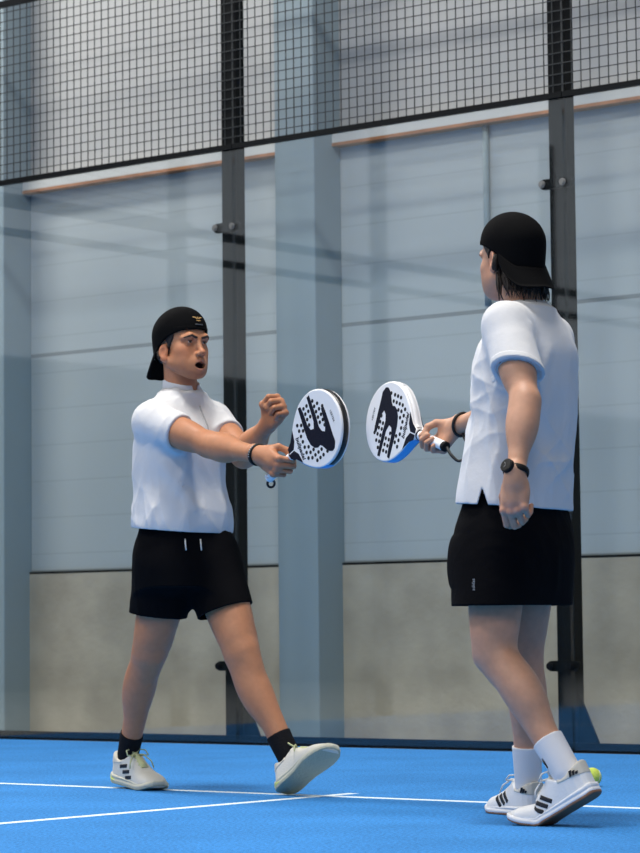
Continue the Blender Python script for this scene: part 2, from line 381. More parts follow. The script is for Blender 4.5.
def sculpt(S, lo, hi, h):
    """surface-nets mesh of an Sdf, evaluated in blocks near the surface"""
    B = 16
    lo = np.array(lo, float); hi = np.array(hi, float)
    nb = np.maximum(1, np.ceil((hi-lo)/(h*B)).astype(int)); n = nb*B
    G = np.empty(tuple(n), F32)
    bi = np.stack(np.meshgrid(*[np.arange(k) for k in nb], indexing='ij'), -1).reshape(-1, 3)
    C = (lo+(bi*B+(B-1)/2)*h).astype(F32); rad = h*B*0.87
    dc = S(C)
    idv = [f(C) if op != 'd' else None for op, f, k in S.items]
    act = np.abs(dc) < rad*1.35+0.03
    r = np.arange(B); loc = np.stack(np.meshgrid(r, r, r, indexing='ij'), -1).reshape(-1, 3)*h
    for q in range(len(bi)):
        i, j, k = bi[q]*B; sl = (slice(i, i+B), slice(j, j+B), slice(k, k+B))
        if not act[q]:
            G[sl] = 1.0 if dc[q] > 0 else -1.0; continue
        keep = []
        for (op, f, kk), dv in zip(S.items, idv):
            if op == 'u': keep.append(dv[q] < rad*1.35+0.02+kk)
            elif op == 's': keep.append(dv[q] < rad*1.35+0.02+kk)
            elif op == 'i': keep.append(True)
            else: keep.append(True)
        P = (lo+bi[q]*B*h+loc).astype(F32)
        G[sl] = S(P, keep).reshape(B, B, B)
    ins = G < 0
    cs = np.zeros(tuple(n-1), np.uint8)
    for a in (0, 1):
        for b_ in (0, 1):
            for c in (0, 1):
                cs += ins[a:n[0]-1+a, b_:n[1]-1+b_, c:n[2]-1+c]
    cells = np.argwhere((cs > 0) & (cs < 8))
    idx = np.full(tuple(n-1), -1, np.int32); idx[tuple(cells.T)] = np.arange(len(cells))
    acc = np.zeros((len(cells), 3)); cnt = np.zeros(len(cells))
    corners = [np.array(c) for c in np.ndindex(2, 2, 2)]
    for a in corners:
        for ax in range(3):
            if a[ax]: continue
            b_ = a.copy(); b_[ax] = 1
            ga = G[tuple((cells+a).T)]; gb = G[tuple((cells+b_).T)]
            x = (ga < 0) != (gb < 0)
            t = np.where(x, ga/np.where(x, ga-gb, 1), 0)
            p = a[None, :].astype(float).repeat(len(cells), 0); p[:, ax] += t
            acc[x] += p[x]; cnt[x] += 1
    verts = lo+(cells+acc/np.maximum(cnt, 1)[:, None])*h
    quads = []
    for ax in range(3):
        o1, o2 = [(1, 2), (2, 0), (0, 1)][ax]
        sl0 = [slice(None)]*3; sl1 = [slice(None)]*3
        sl0[ax] = slice(0, n[ax]-1); sl1[ax] = slice(1, n[ax])
        e = np.argwhere(ins[tuple(sl0)] != ins[tuple(sl1)])
        ok = (e[:, o1] > 0) & (e[:, o2] > 0) & (e[:, o1] < n[o1]-1) & (e[:, o2] < n[o2]-1)
        e = e[ok]
        if not len(e): continue
        d1 = np.zeros(3, int); d1[o1] = 1; d2 = np.zeros(3, int); d2[o2] = 1
        qd = np.stack([idx[tuple((e-d1-d2).T)], idx[tuple((e-d2).T)], idx[tuple(e.T)], idx[tuple((e-d1).T)]], 1)
        flip = ~ins[tuple(e.T)]
        qd[flip] = qd[flip][:, ::-1]
        quads.append(qd[(qd >= 0).all(1)])
    return verts, (np.concatenate(quads) if quads else np.zeros((0, 4), int))
def mesh_np(name, verts, quads, material=None, parent=None, tone=None):
    me = bpy.data.meshes.new(name)
    me.vertices.add(len(verts)); me.vertices.foreach_set('co', np.asarray(verts, F32).ravel())
    me.loops.add(len(quads)*4); me.loops.foreach_set('vertex_index', np.asarray(quads, np.int32).ravel())
    me.polygons.add(len(quads)); me.polygons.foreach_set('loop_start', np.arange(0, len(quads)*4, 4, dtype=np.int32))
    me.update(calc_edges=True); me.validate()
    me.polygons.foreach_set('use_smooth', [True]*len(me.polygons))
    if tone is not None:
        at = me.attributes.new('tone', 'FLOAT_COLOR', 'POINT')
        at.data.foreach_set('color', np.concatenate([tone, np.ones((len(tone), 1))], 1).astype(F32).ravel())
    return link(name, me, material, parent)
def make(name, S, lo, hi, h, material, parent, post=None):
    v, q = sculpt(S, lo, hi, h)
    if post is not None: v = post(v)
    return mesh_np(name, v, q, material, parent)

class Fr:
    """a local frame: origin and axes as columns"""
    def __init__(s, o, X, Y, Z): s.o = np.array(o, float); s.M = np.stack([X, Y, Z], 1).astype(float)
    def p(s, *a): return s.o+s.M@np.array(a, float)
    def cap(s, a, b, ra, rb=None): return p_cap(s.p(*a), s.p(*b), ra, rb)
    def ell(s, c, r, R=None): return p_ell(s.p(*c), r, s.M if R is None else s.M@R)
    def box(s, c, h, rd=0.0, R=None): return p_box(s.p(*c), h, rd, s.M if R is None else s.M@R)
    def plane(s, o, n): return p_plane(s.p(*o), s.M@np.array(n, float))
    def inv(s, P): return (np.asarray(P)-s.o)@s.M
def rx(a): c, s = math.cos(a), math.sin(a); return np.array([[1, 0, 0], [0, c, -s], [0, s, c]])
def ry(a): c, s = math.cos(a), math.sin(a); return np.array([[c, 0, s], [0, 1, 0], [-s, 0, c]])
def rzm(a): c, s = math.cos(a), math.sin(a); return np.array([[c, -s, 0], [s, c, 0], [0, 0, 1]])

# ---------------------------------------------------------------- anatomy
def head_frame(o, heading, pitch, roll=0.0):
    """+y of the head looks along heading (degrees, in plan), pitch up positive"""
    a = math.radians(heading-90)
    Mx = rzm(a)@rx(math.radians(pitch))@ry(math.radians(roll))
    return Fr(o, Mx[:, 0], Mx[:, 1], Mx[:, 2])
def add_head(S, H, mouth=0.0, ear=0.0):
    u, s = S.u, S.s
    u(H.ell((0, -.014, .046), (.076, .097, .088)), .02)
    u(H.ell((0, -.046, .000), (.060, .056, .052)), .03)
    u(H.ell((0, .034, .040), (.061, .060, .062)), .03)
    u(H.ell((0, .040, -.022), (.056, .052, .066)), .025)
    j = -mouth
    for x in (-1, 1):
        u(H.ell((x*.047, .052, -.014), (.017, .022, .018)), .03)                       # cheekbone
        u(H.cap((x*.055, .002, -.048+j*.2), (x*.026, .064, -.082+j*.5), .018, .018), .03)  # jaw
    for x in (-1, 1): u(H.ell((x*.040, .040, -.048+j*.3), (.022, .036, .036)), .03)
    u(H.ell((0, .058, -.072+j*.4), (.038, .035, .034)), .025)
    u(H.ell((0, .076, -.088+j*.5), (.021, .017, .017)), .02)                               # chin
    u(H.ell((0, .078, -.056+j*.3), (.029, .022, .026)), .02)                            # mouth mound
    for x in (-1, 1):
        s(H.ell((x*.033, .104, .010), (.020, .016, .012)), .02)                          # socket
        u(H.cap((x*.014, .091, .027), (x*.036, .091, .031), .0075, .008), .014)          # brow ridge
        u(H.cap((x*.036, .091, .031), (x*.054, .074, .025), .008, .007), .014)
        u(H.ell((x*.033, .0765, .0105), (.0142, .0142, .0142)), .003)                    # lids
        s(H.ell((x*.033, .0935, .0095), (.0130, .012, .0046)), .0015)
        u(H.ell((x*.033, .0765, .0105), (.0126, .0126, .0126)), .0)                      # eyeball
    u(H.cap((0, .088, .018), (0, .106, -.024), .0075, .0095), .014)                      # nose
    u(H.ell((0, .112, -.030), (.0105, .0105, .0100)), .010)
    for x in (-1, 1):
        u(H.ell((x*.0125, .100, -.034), (.0075, .0095, .0075)), .007)
        s(H.ell((x*.0065, .106, -.0425), (.0035, .0055, .0045)), .002)
    # lips
    u(H.cap((-.020, .086, -.062), (0, .097, -.058), .0045, .006), .006); u(H.cap((.020, .086, -.062), (0, .097, -.058), .0045, .006), .006)
    u(H.cap((-.018, .084, -.066+j), (0, .094, -.074+j), .005, .0065), .006); u(H.cap((.018, .084, -.066+j), (0, .094, -.074+j), .005, .0065), .006)
    if mouth > 0.003:
        s(H.ell((0, .092, -.0655+j*.5), (.0225, .026, .002+mouth*.55)), .003)
    # ears
    for x in (-1, 1):
        R = rzm(x*0.35)@rx(-0.2)
        u(H.ell((x*.079, -.008, ear-.004), (.0085, .019, .031), R), .006)
        u(H.ell((x*.077, -.004, ear-.028), (.008, .011, .012), R), .006)
        s(H.ell((x*.089, -.003, ear), (.0085, .0115, .020), R), .004)
def head_tone(P, H, base, stubble, shade=1.0):
    """skin colour of head and neck by where it is: lips, brows, beard, ears, irises"""
    q = H.inv(P); C = np.tile(np.array(base, float), (len(P), 1))
    def blend(mask, c): 
        nonlocal C
        mk = np.clip(mask, 0, 1)[:, None]; C = C*(1-mk)+np.array(c)*mk
    x, y, z = q.T; ax = np.abs(x)
    inh = (z > -.14) & (y > -.02)
    red = np.exp(-(((ax-.05)/.02)**2+((z+.02)/.025)**2))*(y > .02); blend(red*.35, (base[0]*1.05, base[1]*.72, base[2]*.68))
    blend(np.exp(-((ax-.082)/.008)**2)*(np.abs(z) < .045)*(np.abs(y) < .04)*.4, (base[0]*1.05, base[1]*.66, base[2]*.6))
    blend(np.exp(-(((x)/.014)**2+((z+.03)/.014)**2))*(y > .09)*.35, (base[0]*1.0, base[1]*.7, base[2]*.66))
    st = np.clip((-.045-z)/.03, 0, 1)*np.clip((z+.14)/.02, 0, 1)*np.clip((y+.01)/.03, 0, 1)
    blend(st*stubble, (base[0]*.42, base[1]*.42, base[2]*.46))
    return C, q
def add_neck(S, H, base, r=.058):
    a = H.p(0, -.018, -.035); S.u(p_cap(a, base, r*.97, r*1.08), .02)
    S.u(p_cap(H.p(.045, -.02, -.05), base+np.array([0, 0, -.02]), .018, .02), .02); S.u(p_cap(H.p(-.045, -.02, -.05), base+np.array([0, 0, -.02]), .018, .02), .02)
def add_arm(S, sh, el, wr, k=1.0, tw=None):
    sh, el, wr = map(lambda a: np.array(a, float), (sh, el, wr))
    S.u(p_cap(sh, el, .054*k, .041*k), .03)
    ax = nrm(el-sh); S.u(p_ell(sh+(el-sh)*.12, (.060*k, .060*k, .066*k)), .03)
    bend = nrm(nrm(wr-el)-ax+np.array([1e-4, 0, 0]))
    def limb(c, r, L, d):
        z = nrm(d); x = nrm(np.cross(z, [0.3, 0.5, 0.8])); y = np.cross(z, x)
        return p_ell(c, (r, r, L), np.stack([x, y, z], 1))
    S.u(limb(sh+(el-sh)*.55+bend*.010, .043*k, .095, ax), .03)
    S.u(limb(sh+(el-sh)*.5-bend*.012, .042*k, .10, ax), .03)
    fa = nrm(wr-el)
    S.u(p_cap(el, wr, .042*k, .0265*k), .025)
    S.u(limb(el+(wr-el)*.28, .048*k, .085, fa), .03)
def add_hand(S, fr, curls, thumb, k=1.0, spread=0.03):
    """fr: origin at the wrist, X to the fingers, Y to the thumb side, Z out of the back of the hand"""
    P = lambda *a: fr.p(*[c*k for c in a])
    def cap(a, b, ra, rb): return p_cap(P(*a), P(*b), ra*k, rb*k)
    S.u(p_cap(P(-.02, 0, 0), P(.012, .0, 0), .0265*k, .026*k), .015)
    palm = Sdf()
    palm.u(p_ell(P(.050, .0, -.002), (.052*k, .040*k, .0165*k), fr.M), .01)
    palm.u(cap((.012, .014, -.002), (.088, .030, .002), .0155, .0115), .012)
    palm.u(cap((.012, -.010, -.002), (.082, -.030, .000), .0165, .0105), .012)
    palm.u(cap((.02, .002, 0), (.090, .004, .002), .017, .0125), .012)
    palm.u(p_ell(P(.032, .026, -.012), (.030*k, .017*k, .016*k), fr.M), .012)
    palm.u(p_ell(P(.034, -.024, -.010), (.032*k, .015*k, .014*k), fr.M), .012)
    palm.u(cap((-.022, .004, .006), (.060, .004, .004), .019, .0155), .02)
    S.u(palm, .016)
    F = Sdf()
    L = [(.044, .026, .021), (.048, .030, .022), (.044, .028, .022), (.034, .021, .019)]
    Y = [.0300, .0100, -.0105, -.0295]; X = [.089, .093, .089, .080]; R = [.0103, .0107, .0101, .0089]
    for i in range(4):
        p = np.array([X[i], Y[i], .002]); a = 0.0; yw = spread*(1.5-i)
        F.u(p_ell(P(p[0]-.001, p[1], p[2]+.003), (.0105*k,)*3), .004)
        for j in range(3):
            a += math.radians(curls[i][j]); d = np.array([math.cos(a)*math.cos(yw), math.sin(yw), -math.sin(a)])
            q = p+d*L[i][j]; r0 = R[i]*(1-.08*j); F.u(cap(p, q, r0, r0*.93), .0015); p = q
    S.u(F, .006)
    T = Sdf()
    for a, b, ra, rb in zip(thumb[:-1], thumb[1:], (.0145, .0118, .0108), (.0118, .0108, .0092)): T.u(cap(a, b, ra, rb), .004)
    S.u(T, .007)
def add_leg(S, hip, kn, an, fwd, k=1.0):
    hip, kn, an, fwd = map(lambda a: np.array(a, float), (hip, kn, an, fwd))
    def limb(c, r, L, d, w=1.0):
        z = nrm(d); x = nrm(np.cross(z, fwd)); y = np.cross(z, x)
        return p_ell(c, (r*w, r, L), np.stack([x, y, z], 1))
    t = nrm(kn-hip); s_ = nrm(an-kn)
    ft = nrm(fwd-t*(fwd@t)); fs = nrm(fwd-s_*(fwd@s_))
    S.u(p_cap(hip, kn, .082*k, .055*k), .03)
    S.u(limb(hip+(kn-hip)*.55+ft*.014, .064*k, .17, t), .05)
    S.u(limb(kn-t*.06+ft*.012+np.cross(t, ft)*.022, .040*k, .06, t), .03); S.u(limb(kn-t*.055+ft*.010-np.cross(t, ft)*.024, .040*k, .06, t), .03)
    S.u(p_ell(kn+ft*.022, (.036*k, .036*k, .040*k)), .03)
    S.u(limb(kn+s_*.055+fs*.018, .030*k, .035, s_), .03)
    S.u(p_cap(kn, an, .050*k, .0315*k), .03)
    S.u(limb(kn+(an-kn)*.33-fs*.022+np.cross(s_, fs)*.012, .043*k, .115, s_), .035)
    S.u(limb(kn+(an-kn)*.31-fs*.020-np.cross(s_, fs)*.016, .042*k, .105, s_), .035)
    S.u(p_cap(kn+(an-kn)*.6-fs*.018, an-fs*.022, .022*k, .014*k), .03)                  # tendon

# ---------------------------------------------------------------- shoes
SX = np.array([-.006, -.002, .008, .03, .06, .10, .14, .18, .21, .24, .265, .282, .292, .297])
SW = np.array([.001, .018, .029, .0365, .0385, .037, .0385, .0445, .0485, .0485, .043, .032, .019, .001])
SC = np.array([0, 0, 0, 0, .0, .001, .002, .003, .003, .001, -.003, -.006, -.008, -.009])
TX = np.array([-.01, .0, .03, .07, .10, .135, .17, .21, .25, .28, .30]); TZ = np.array([.095, .100, .096, .094, .102, .092, .076, .060, .051, .040, .024])
TB = np.array([.150, .150, .150, .140, .125, .097, .076, .060, .051, .040, .024])
CX = np.array([-.01, .0, .02, .045, .065, .085, .105, .125]); CZ = np.array([.104, .104, .096, .084, .080, .088, .102, .14])
def shoe_upper(side, grow=0.0):
    def f(P):
        x, y, z = P.T; wv = np.interp(x, SX, SW)+grow; c = np.interp(x, SX, SC)*side; t = np.interp(x, TX, TB)+grow
        zz = (z-.012)/(t-.012); yy = np.abs(y-c)/np.maximum(wv*1.02, 1e-3)
        q = (yy**2.6+np.maximum(zz, 0)**2.6)**(1/2.6)
        d = (q-1)*np.minimum(np.maximum(wv, .004), t)*.85
        d = smax(d, z-np.interp(x, CX, CZ)-grow, .008)
        return np.maximum(np.maximum(d, .010-z), np.maximum(x-.296, -.004-x)).astype(F32)
    return f
def shoe_sole(side, z0, z1, grow, spring=.016):
    def f(P):
        x, y, z = P.T
        xs = (x-.145)/(1+grow*7)+.145
        wv = np.interp(xs, SX, SW)+grow*np.clip(np.interp(xs, SX, SW)/.02, 0, 1); c = np.interp(xs, SX, SC)*side
        zs = z-spring*np.clip((x-.21)/.09, 0, 1.3)**2-.004*np.clip((.03-x)/.03, 0, 1)**2
        th = np.interp(x, [0, .1, .2, .3], [1.0, .85, .70, .55])
        d2 = np.maximum((np.abs(y-c)-wv)*.9, np.maximum(xs-.2965, -.0035-xs))
        wv_f = -0.0025*(z1 > .02)*np.exp(-((zs-z1*.55)/.003)**2)
        return smax(smax(d2-wv_f, zs-z1*th, .006), z0*th-zs, .004).astype(F32)
    return f
def in_frame(fr, f):
    o = fr.o.astype(F32); R = fr.M.astype(F32)
    return lambda P: f((P-o)@R)
def build_shoe(parent, fr, side, C, bend=0.0, h=.0022):
    """side: +1 when local +y is the inner side. C: dict of materials. bend: toe flex in radians about the ball"""
    def bendf(v):
        v = np.array(v, float)
        if bend:
            x0 = .19; t = np.clip((v[:, 0]-x0+.02)/.04, 0, 1); a = bend*t
            dx = v[:, 0]-x0; dz = v[:, 2]-.0
            xx = x0+dx*np.cos(a)-dz*np.sin(a)*1.0; zz = dx*np.sin(a)+dz*np.cos(a)
            v = np.stack([np.where(t > 0, xx, v[:, 0]), v[:, 1], np.where(t > 0, zz, v[:, 2])], 1)
        return v@fr.M.T+fr.o
    lo = (-.02, -.065, -.005); hi = (.31, .065, .125)
    up = shoe_upper(side)
    U = Sdf().u(up, 0)
    U.s(p_ell((.056, 0, .140), (.050, .0315, .085)), .004)
    U.s(p_ell((.112, 0, .125), (.050, .019, .036)), .006)
    o = make('shoe', U, lo, hi, h, C['upper'], parent, bendf)
    T = Sdf().u(p_cap((.088, 0, .112), (.165, 0, .072), .010, .014), .0); T.u(p_ell((.085, 0, .114), (.012, .022, .012)), .01)
    make('tongue', T, lo, (.31, .065, .14), h, C['tongue'], o, bendf)
    S = Sdf().u(shoe_sole(side, .007, .033, .0045), 0); make('midsole', S, lo, hi, h, C['mid'], o, bendf)
    O = Sdf().u(shoe_sole(side, .0, .012, .0042), 0); make('outsole', O, lo, hi, h, C['out'], o, bendf)
    if 'heelpatch' in C:
        hp = Sdf().u(shoe_sole(side, .010, .032, .0058), 0).i(p_plane((.045, 0, 0), (1, 0, 0))).i(p_plane((0, 0, .028), (.25, 0, 1)))
        make('heel_foam', hp, lo, hi, h, C['heelpatch'], o, bendf)
    # collar lining ring
    shell = lambda P: up(P)-F32(.0016)
    Lg = Sdf().u(shell, 0).s(p_ell((.056, 0, .140), (.050, .0315, .085)), .003).i(p_plane((0, 0, .066), (.10, 0, -1))).i(p_plane((.080, 0, 0), (1, 0, 0)))
    make('collar_lining', Lg, lo, hi, h, C['lining'], o, bendf)
    for sgn in C.get('sides', (-1, 1)):
        for i in range(3):
            if C.get('flat'): c0 = np.array((.094+.020*i, .066-.0165*i)); bd = np.array((.985, .17)); bn = np.array((.17, -.985))
            else: c0 = np.array((.134+.0186*i, .054-.0075*i)); bd = np.array((.74, .67)); bn = np.array((.67, -.74))
            B = Sdf().u(shell, 0).i(lambda P, c0=c0: np.maximum(np.abs((P[:, 0]-c0[0])*bn[0]+(P[:, 2]-c0[1])*bn[1])-.0060, np.abs((P[:, 0]-c0[0])*bd[0]+(P[:, 2]-c0[1])*bd[1])-.021).astype(F32)).i(p_plane((0, .006*sgn, 0), (0, -sgn, 0)))
            make('stripe', Sdf().u(B, 0), (.07, -.065, .02), (.21, .065, .10), .0016, C['stripe'], o, bendf)
    mb = MB()
    def top(x): return np.interp(x, TX, TZ)+.003
    pts = []
    for i, x in enumerate((.112, .128, .144, .160, .176)):
        yy = .021-.001*i
        a = [(x, -yy, top(x)-.010), (x+.004, -yy*.5, top(x+.004)-.001), (x+.006, 0, top(x+.006)+.001), (x+.004, yy*.5, top(x+.004)-.001), (x, yy, top(x)-.010)]
        mb.tube(bendf(np.array(a)), .0032, 6)
    for sg in (-1, 1):
        a = [(.112, 0, .106), (.102, sg*.018, .122), (.112, sg*.036, .120), (.128, sg*.040, .106), (.122, sg*.020, .104), (.112, 0, .106)]
        if C.get('bow', True): mb.tube(bendf(np.array(a)), .0028, 6)
        a = [(.112, 0, .106), (.13, sg*.02, .108), (.150, sg*.040, .088), (.158, sg*.046, .066)]
        mb.tube(bendf(np.array(a)), .0025, 6)
    mb.build('laces', C['lace'], o, True)
    if 'emblem' in C:
        for sgn in (-1, 1):
            mb = MB()
            for i, (x0, hh) in enumerate(((.028, .016), (.019, .012), (.010, .007))):
                wv = float(np.interp(x0, SX, SW))
                y = sgn*(wv*1.0+.0018)
                sl = -.35
                poly = [(0, 0), (.0065, 0), (.0065-hh*sl*0-.004*hh/.016, hh), (-.004*hh/.016-.002, hh)]
                mb.add(bendf(np.array([(x0+px, y-sgn*0.10*pz+off*sgn, .072+pz) for off in (0, .003) for px, pz in poly])), [(0, 1, 2, 3), (7, 6, 5, 4), (0, 4, 5, 1), (1, 5, 6, 2), (2, 6, 7, 3), (3, 7, 4, 0)])
            mb.build('heel_emblem', C['stripe'], o)
    return o

# ---------------------------------------------------------------- caps
def build_cap(parent, H, logo=False, brim_drop=0.9, h=.003, rim_y=None):
    RY = [-.13, -.09, -.03, .02, .06, .085, .12]; RZ = rim_y or [-.036, -.032, .006, .034, .047, .052, .054]
    def dome(g):
        e1 = p_ell((0, -.013, .052), (.0855+g, .107+g, .095+g)); e2 = p_ell((0, .016, .068), (.076+g, .082+g, .076+g))
        def f(P):
            q = H.inv(P).astype(F32); z = q[:, 2]; q[:, 2] = np.where(z < .052, .052+(z-.052)*.38, z)
            return smin(e1(q), e2(q), .03)
        return f
    c = Sdf(); c.u(dome(0), 0)
    # rim: high on the forehead, over the ears, low behind
    c.i(lambda P: rimcut(H.inv(P)), .004)
    c.s(dome(-.0055), .001)
    def rimcut(q):
        y = q[:, 1]; zr = np.interp(y, RY, RZ)
        return (zr-q[:, 2]).astype(F32)
    lo = H.o-.17; hi = H.o+.17
    o = make('cap', c, lo, hi, h, M['cap'], parent)
    # brim, worn backwards
    n, mrow = 29, 9; v = []; f = []
    for s_ in (0, 1):
        for i in range(n):
            a = math.radians(-80+160*i/(n-1)); ca = math.cos(a); sa = math.sin(a)
            bx, by = .083*sa, -.013-.1045*ca
            bz = float(np.interp(by, RY, RZ))+.010
            Lb = .070*max(0.0, 1-(abs(a)/math.radians(80.5))**4.0)
            dr = brim_drop
            d = np.array([sa*math.cos(dr)*.5, -ca*math.cos(dr), -math.sin(dr)])
            for j in range(mrow):
                t = j/(mrow-1)
                p = np.array([bx, by, bz])+d*Lb*t+np.array([0, 0, -.010*t*t*abs(sa)])-np.array([0, 0, .0035*s_])+np.array([sa, -ca, 0])*(.0015-.003*s_)
                v.append(H.p(*p))
    N = n*mrow
    for i in range(n-1):
        for j in range(mrow-1):
            a = i*mrow+j; f.append((a, a+1, a+mrow+1, a+mrow)); f.append((N+a, N+a+mrow, N+a+mrow+1, N+a+1))
    for i in range(n-1):
        for j in (0, mrow-1):
            a = i*mrow+j; f.append((a, a+mrow, N+a+mrow, N+a))
    for i in (0, n-1):
        for j in range(mrow-1):
            a = i*mrow+j; f.append((a, a+1, N+a+1, N+a))
    mb = MB(); mb.add(v, f); mb.build('brim', M['cap'], o, True)
    mb = MB(); mb.tube([H.p(0, -.010, .1445), H.p(0, -.010, .150)], [.0075, .004], 12); mb.build('button', M['cap'], o, True)
    # strap band at the forehead
    st = Sdf().u(dome(.0013), 0)
    st.i(lambda P: rimcut(H.inv(P))).i(lambda P: (H.inv(P)[:, 2]-.066).astype(F32)).i(lambda P: (.05-H.inv(P)[:, 1]).astype(F32)).s(dome(-.003), .0)
    make('strap', st, lo, hi, .0025, M['cap'], o)
    if logo:
        # small gold winged badge stitched above the strap
        mb = MB()
        def onc(x, z):
            q0 = H.p(x, .16, z); 
            for _ in range(40): q0 = q0-H.M[:, 1]*float(dome(0)(q0[None])[0])*.8
            yv = float(H.inv(q0)[1])
            return H.p(x, yv+.0008, z)
        def blob(x, z, w_, hh):
            for k in range(1):
                r_ = [onc(x+w_*math.cos(t), z+hh*math.sin(t)) for t in np.linspace(0, 2*math.pi, 10, endpoint=False)]
                q = [p+H.M[:, 1]*.0015 for p in r_]
                mb.add(r_+q, [tuple(range(9, -1, -1)), tuple(range(10, 20))]+[(i, (i+1) % 10, 10+(i+1) % 10, 10+i) for i in range(10)])
        for sx in (-1, 1):
            for i in range(3): blob(sx*(.006+.0055*i), .094+.0035*i*(1 if i < 2 else .6), .0034, .0022)
            blob(sx*.006, .086, .0032, .0018)
        blob(0, .0965, .0022, .004); blob(0, .085, .0025, .0022)
        mb.build('badge', M['gold'], o)
        mb = MB(); pl = [onc(x, .071) for x in np.linspace(-.016, .016, 9)]; mb.tube(pl, .0022, 6, flat=1.6); mb.build('strap_tab', M['strapgrey'], o, True)
    return o

def cloth_noise(amp, seed=0, f=(9, 7, 5)):
    rs = np.random.RandomState(seed)
    W = [(rs.randn(3)*np.array(f)*(1+.25*i), rs.rand()*6.28, amp/(1+.22*i)) for i in range(7)]
    def g(P):
        d = np.zeros(len(P), F32); wv = np.sin(P@np.array([11., 9., 13.], F32)+seed)*1.3
        mk = .55+.45*np.sin(P@np.array([6., -7., 9.], F32)+2*seed)
        for k, ph, a in W: d += (a*(.5-(1-np.abs(np.sin((P@k.astype(F32)+ph+wv)*.5)))**2*1.6)).astype(F32)
        return (d*mk*.6).astype(F32)
    return g
def ridges(L):
    """cloth folds: (a, b, width, height); height > 0 raises a fold along a..b"""
    L = [(np.array(a, F32), np.array(b, F32), w_, hh) for a, b, w_, hh in L]
    def g(P):
        D = np.zeros(len(P), F32)
        for a, b, w_, hh in L:
            ab = b-a; t = np.clip(((P-a)@ab)/(ab@ab), 0, 1); d2 = ((P-a-t[:, None]*ab)**2).sum(1)
            D -= (hh*np.exp(-d2/(w_*w_))*np.sqrt(np.clip(1.02-(2*t-1)**2, 0, 1))).astype(F32)
        return D
    return g
def shell(outer, inner_off):
    return lambda P: (lambda d: np.maximum(d, -(d+F32(inner_off))))(outer(P))
def off(f, e): return lambda P: f(P)+F32(e)
def body_mesh(parent, S, lo, hi, h, fine, tone, heads):
    """one continuous skin: coarse over the body, finer over the head and hands"""
    v, q = sculpt(S, lo, hi, h)
    cen = v[q].mean(1); keep = np.ones(len(q), bool)
    for (c, r, hf) in fine: keep &= ~(np.abs(cen-np.array(c)) < np.array(r)-h*1.5).all(1)
    VV = [v]; QQ = [q[keep]]; n = len(v)
    for (c, r, hf) in fine:
        c = np.array(c); r = np.array(r)
        v2, q2 = sculpt(S, c-r, c+r, hf)
        ok = (np.abs(v2[q2].mean(1)-c) < r).all(1)
        VV.append(v2); QQ.append(q2[ok]+n); n += len(v2)
    v = np.concatenate(VV); q = np.concatenate(QQ)
    used = np.zeros(len(v), bool); used[q.ravel()] = True; mp = np.cumsum(used)-1
    v = v[used]; q = mp[q]
    return mesh_np('body', v, q, M['skin'], parent, tone(v))
def text_mesh(s, size, name, material, parent, mtx, depth=.0006, bold=0.0, shear=0.0):
    c = bpy.data.curves.new(name, 'FONT'); c.body = s; c.size = size; c.align_x = 'CENTER'; c.align_y = 'CENTER'; c.extrude = depth; c.offset = bold; c.shear = shear
    t = bpy.data.objects.new(name, c); COL.objects.link(t)
    dg = bpy.context.evaluated_depsgraph_get(); dg.update()
    me = bpy.data.meshes.new_from_object(t.evaluated_get(dg))
    bpy.data.objects.remove(t); bpy.data.curves.remove(c)
    me.transform(Matrix(mtx)); me.name = name
    me.materials.clear()
    return link(name, me, material, parent)
def frame44(o, X, Y, Z):
    a = np.eye(4); a[:3, 0] = X; a[:3, 1] = Y; a[:3, 2] = Z; a[:3, 3] = o; return a.tolist()

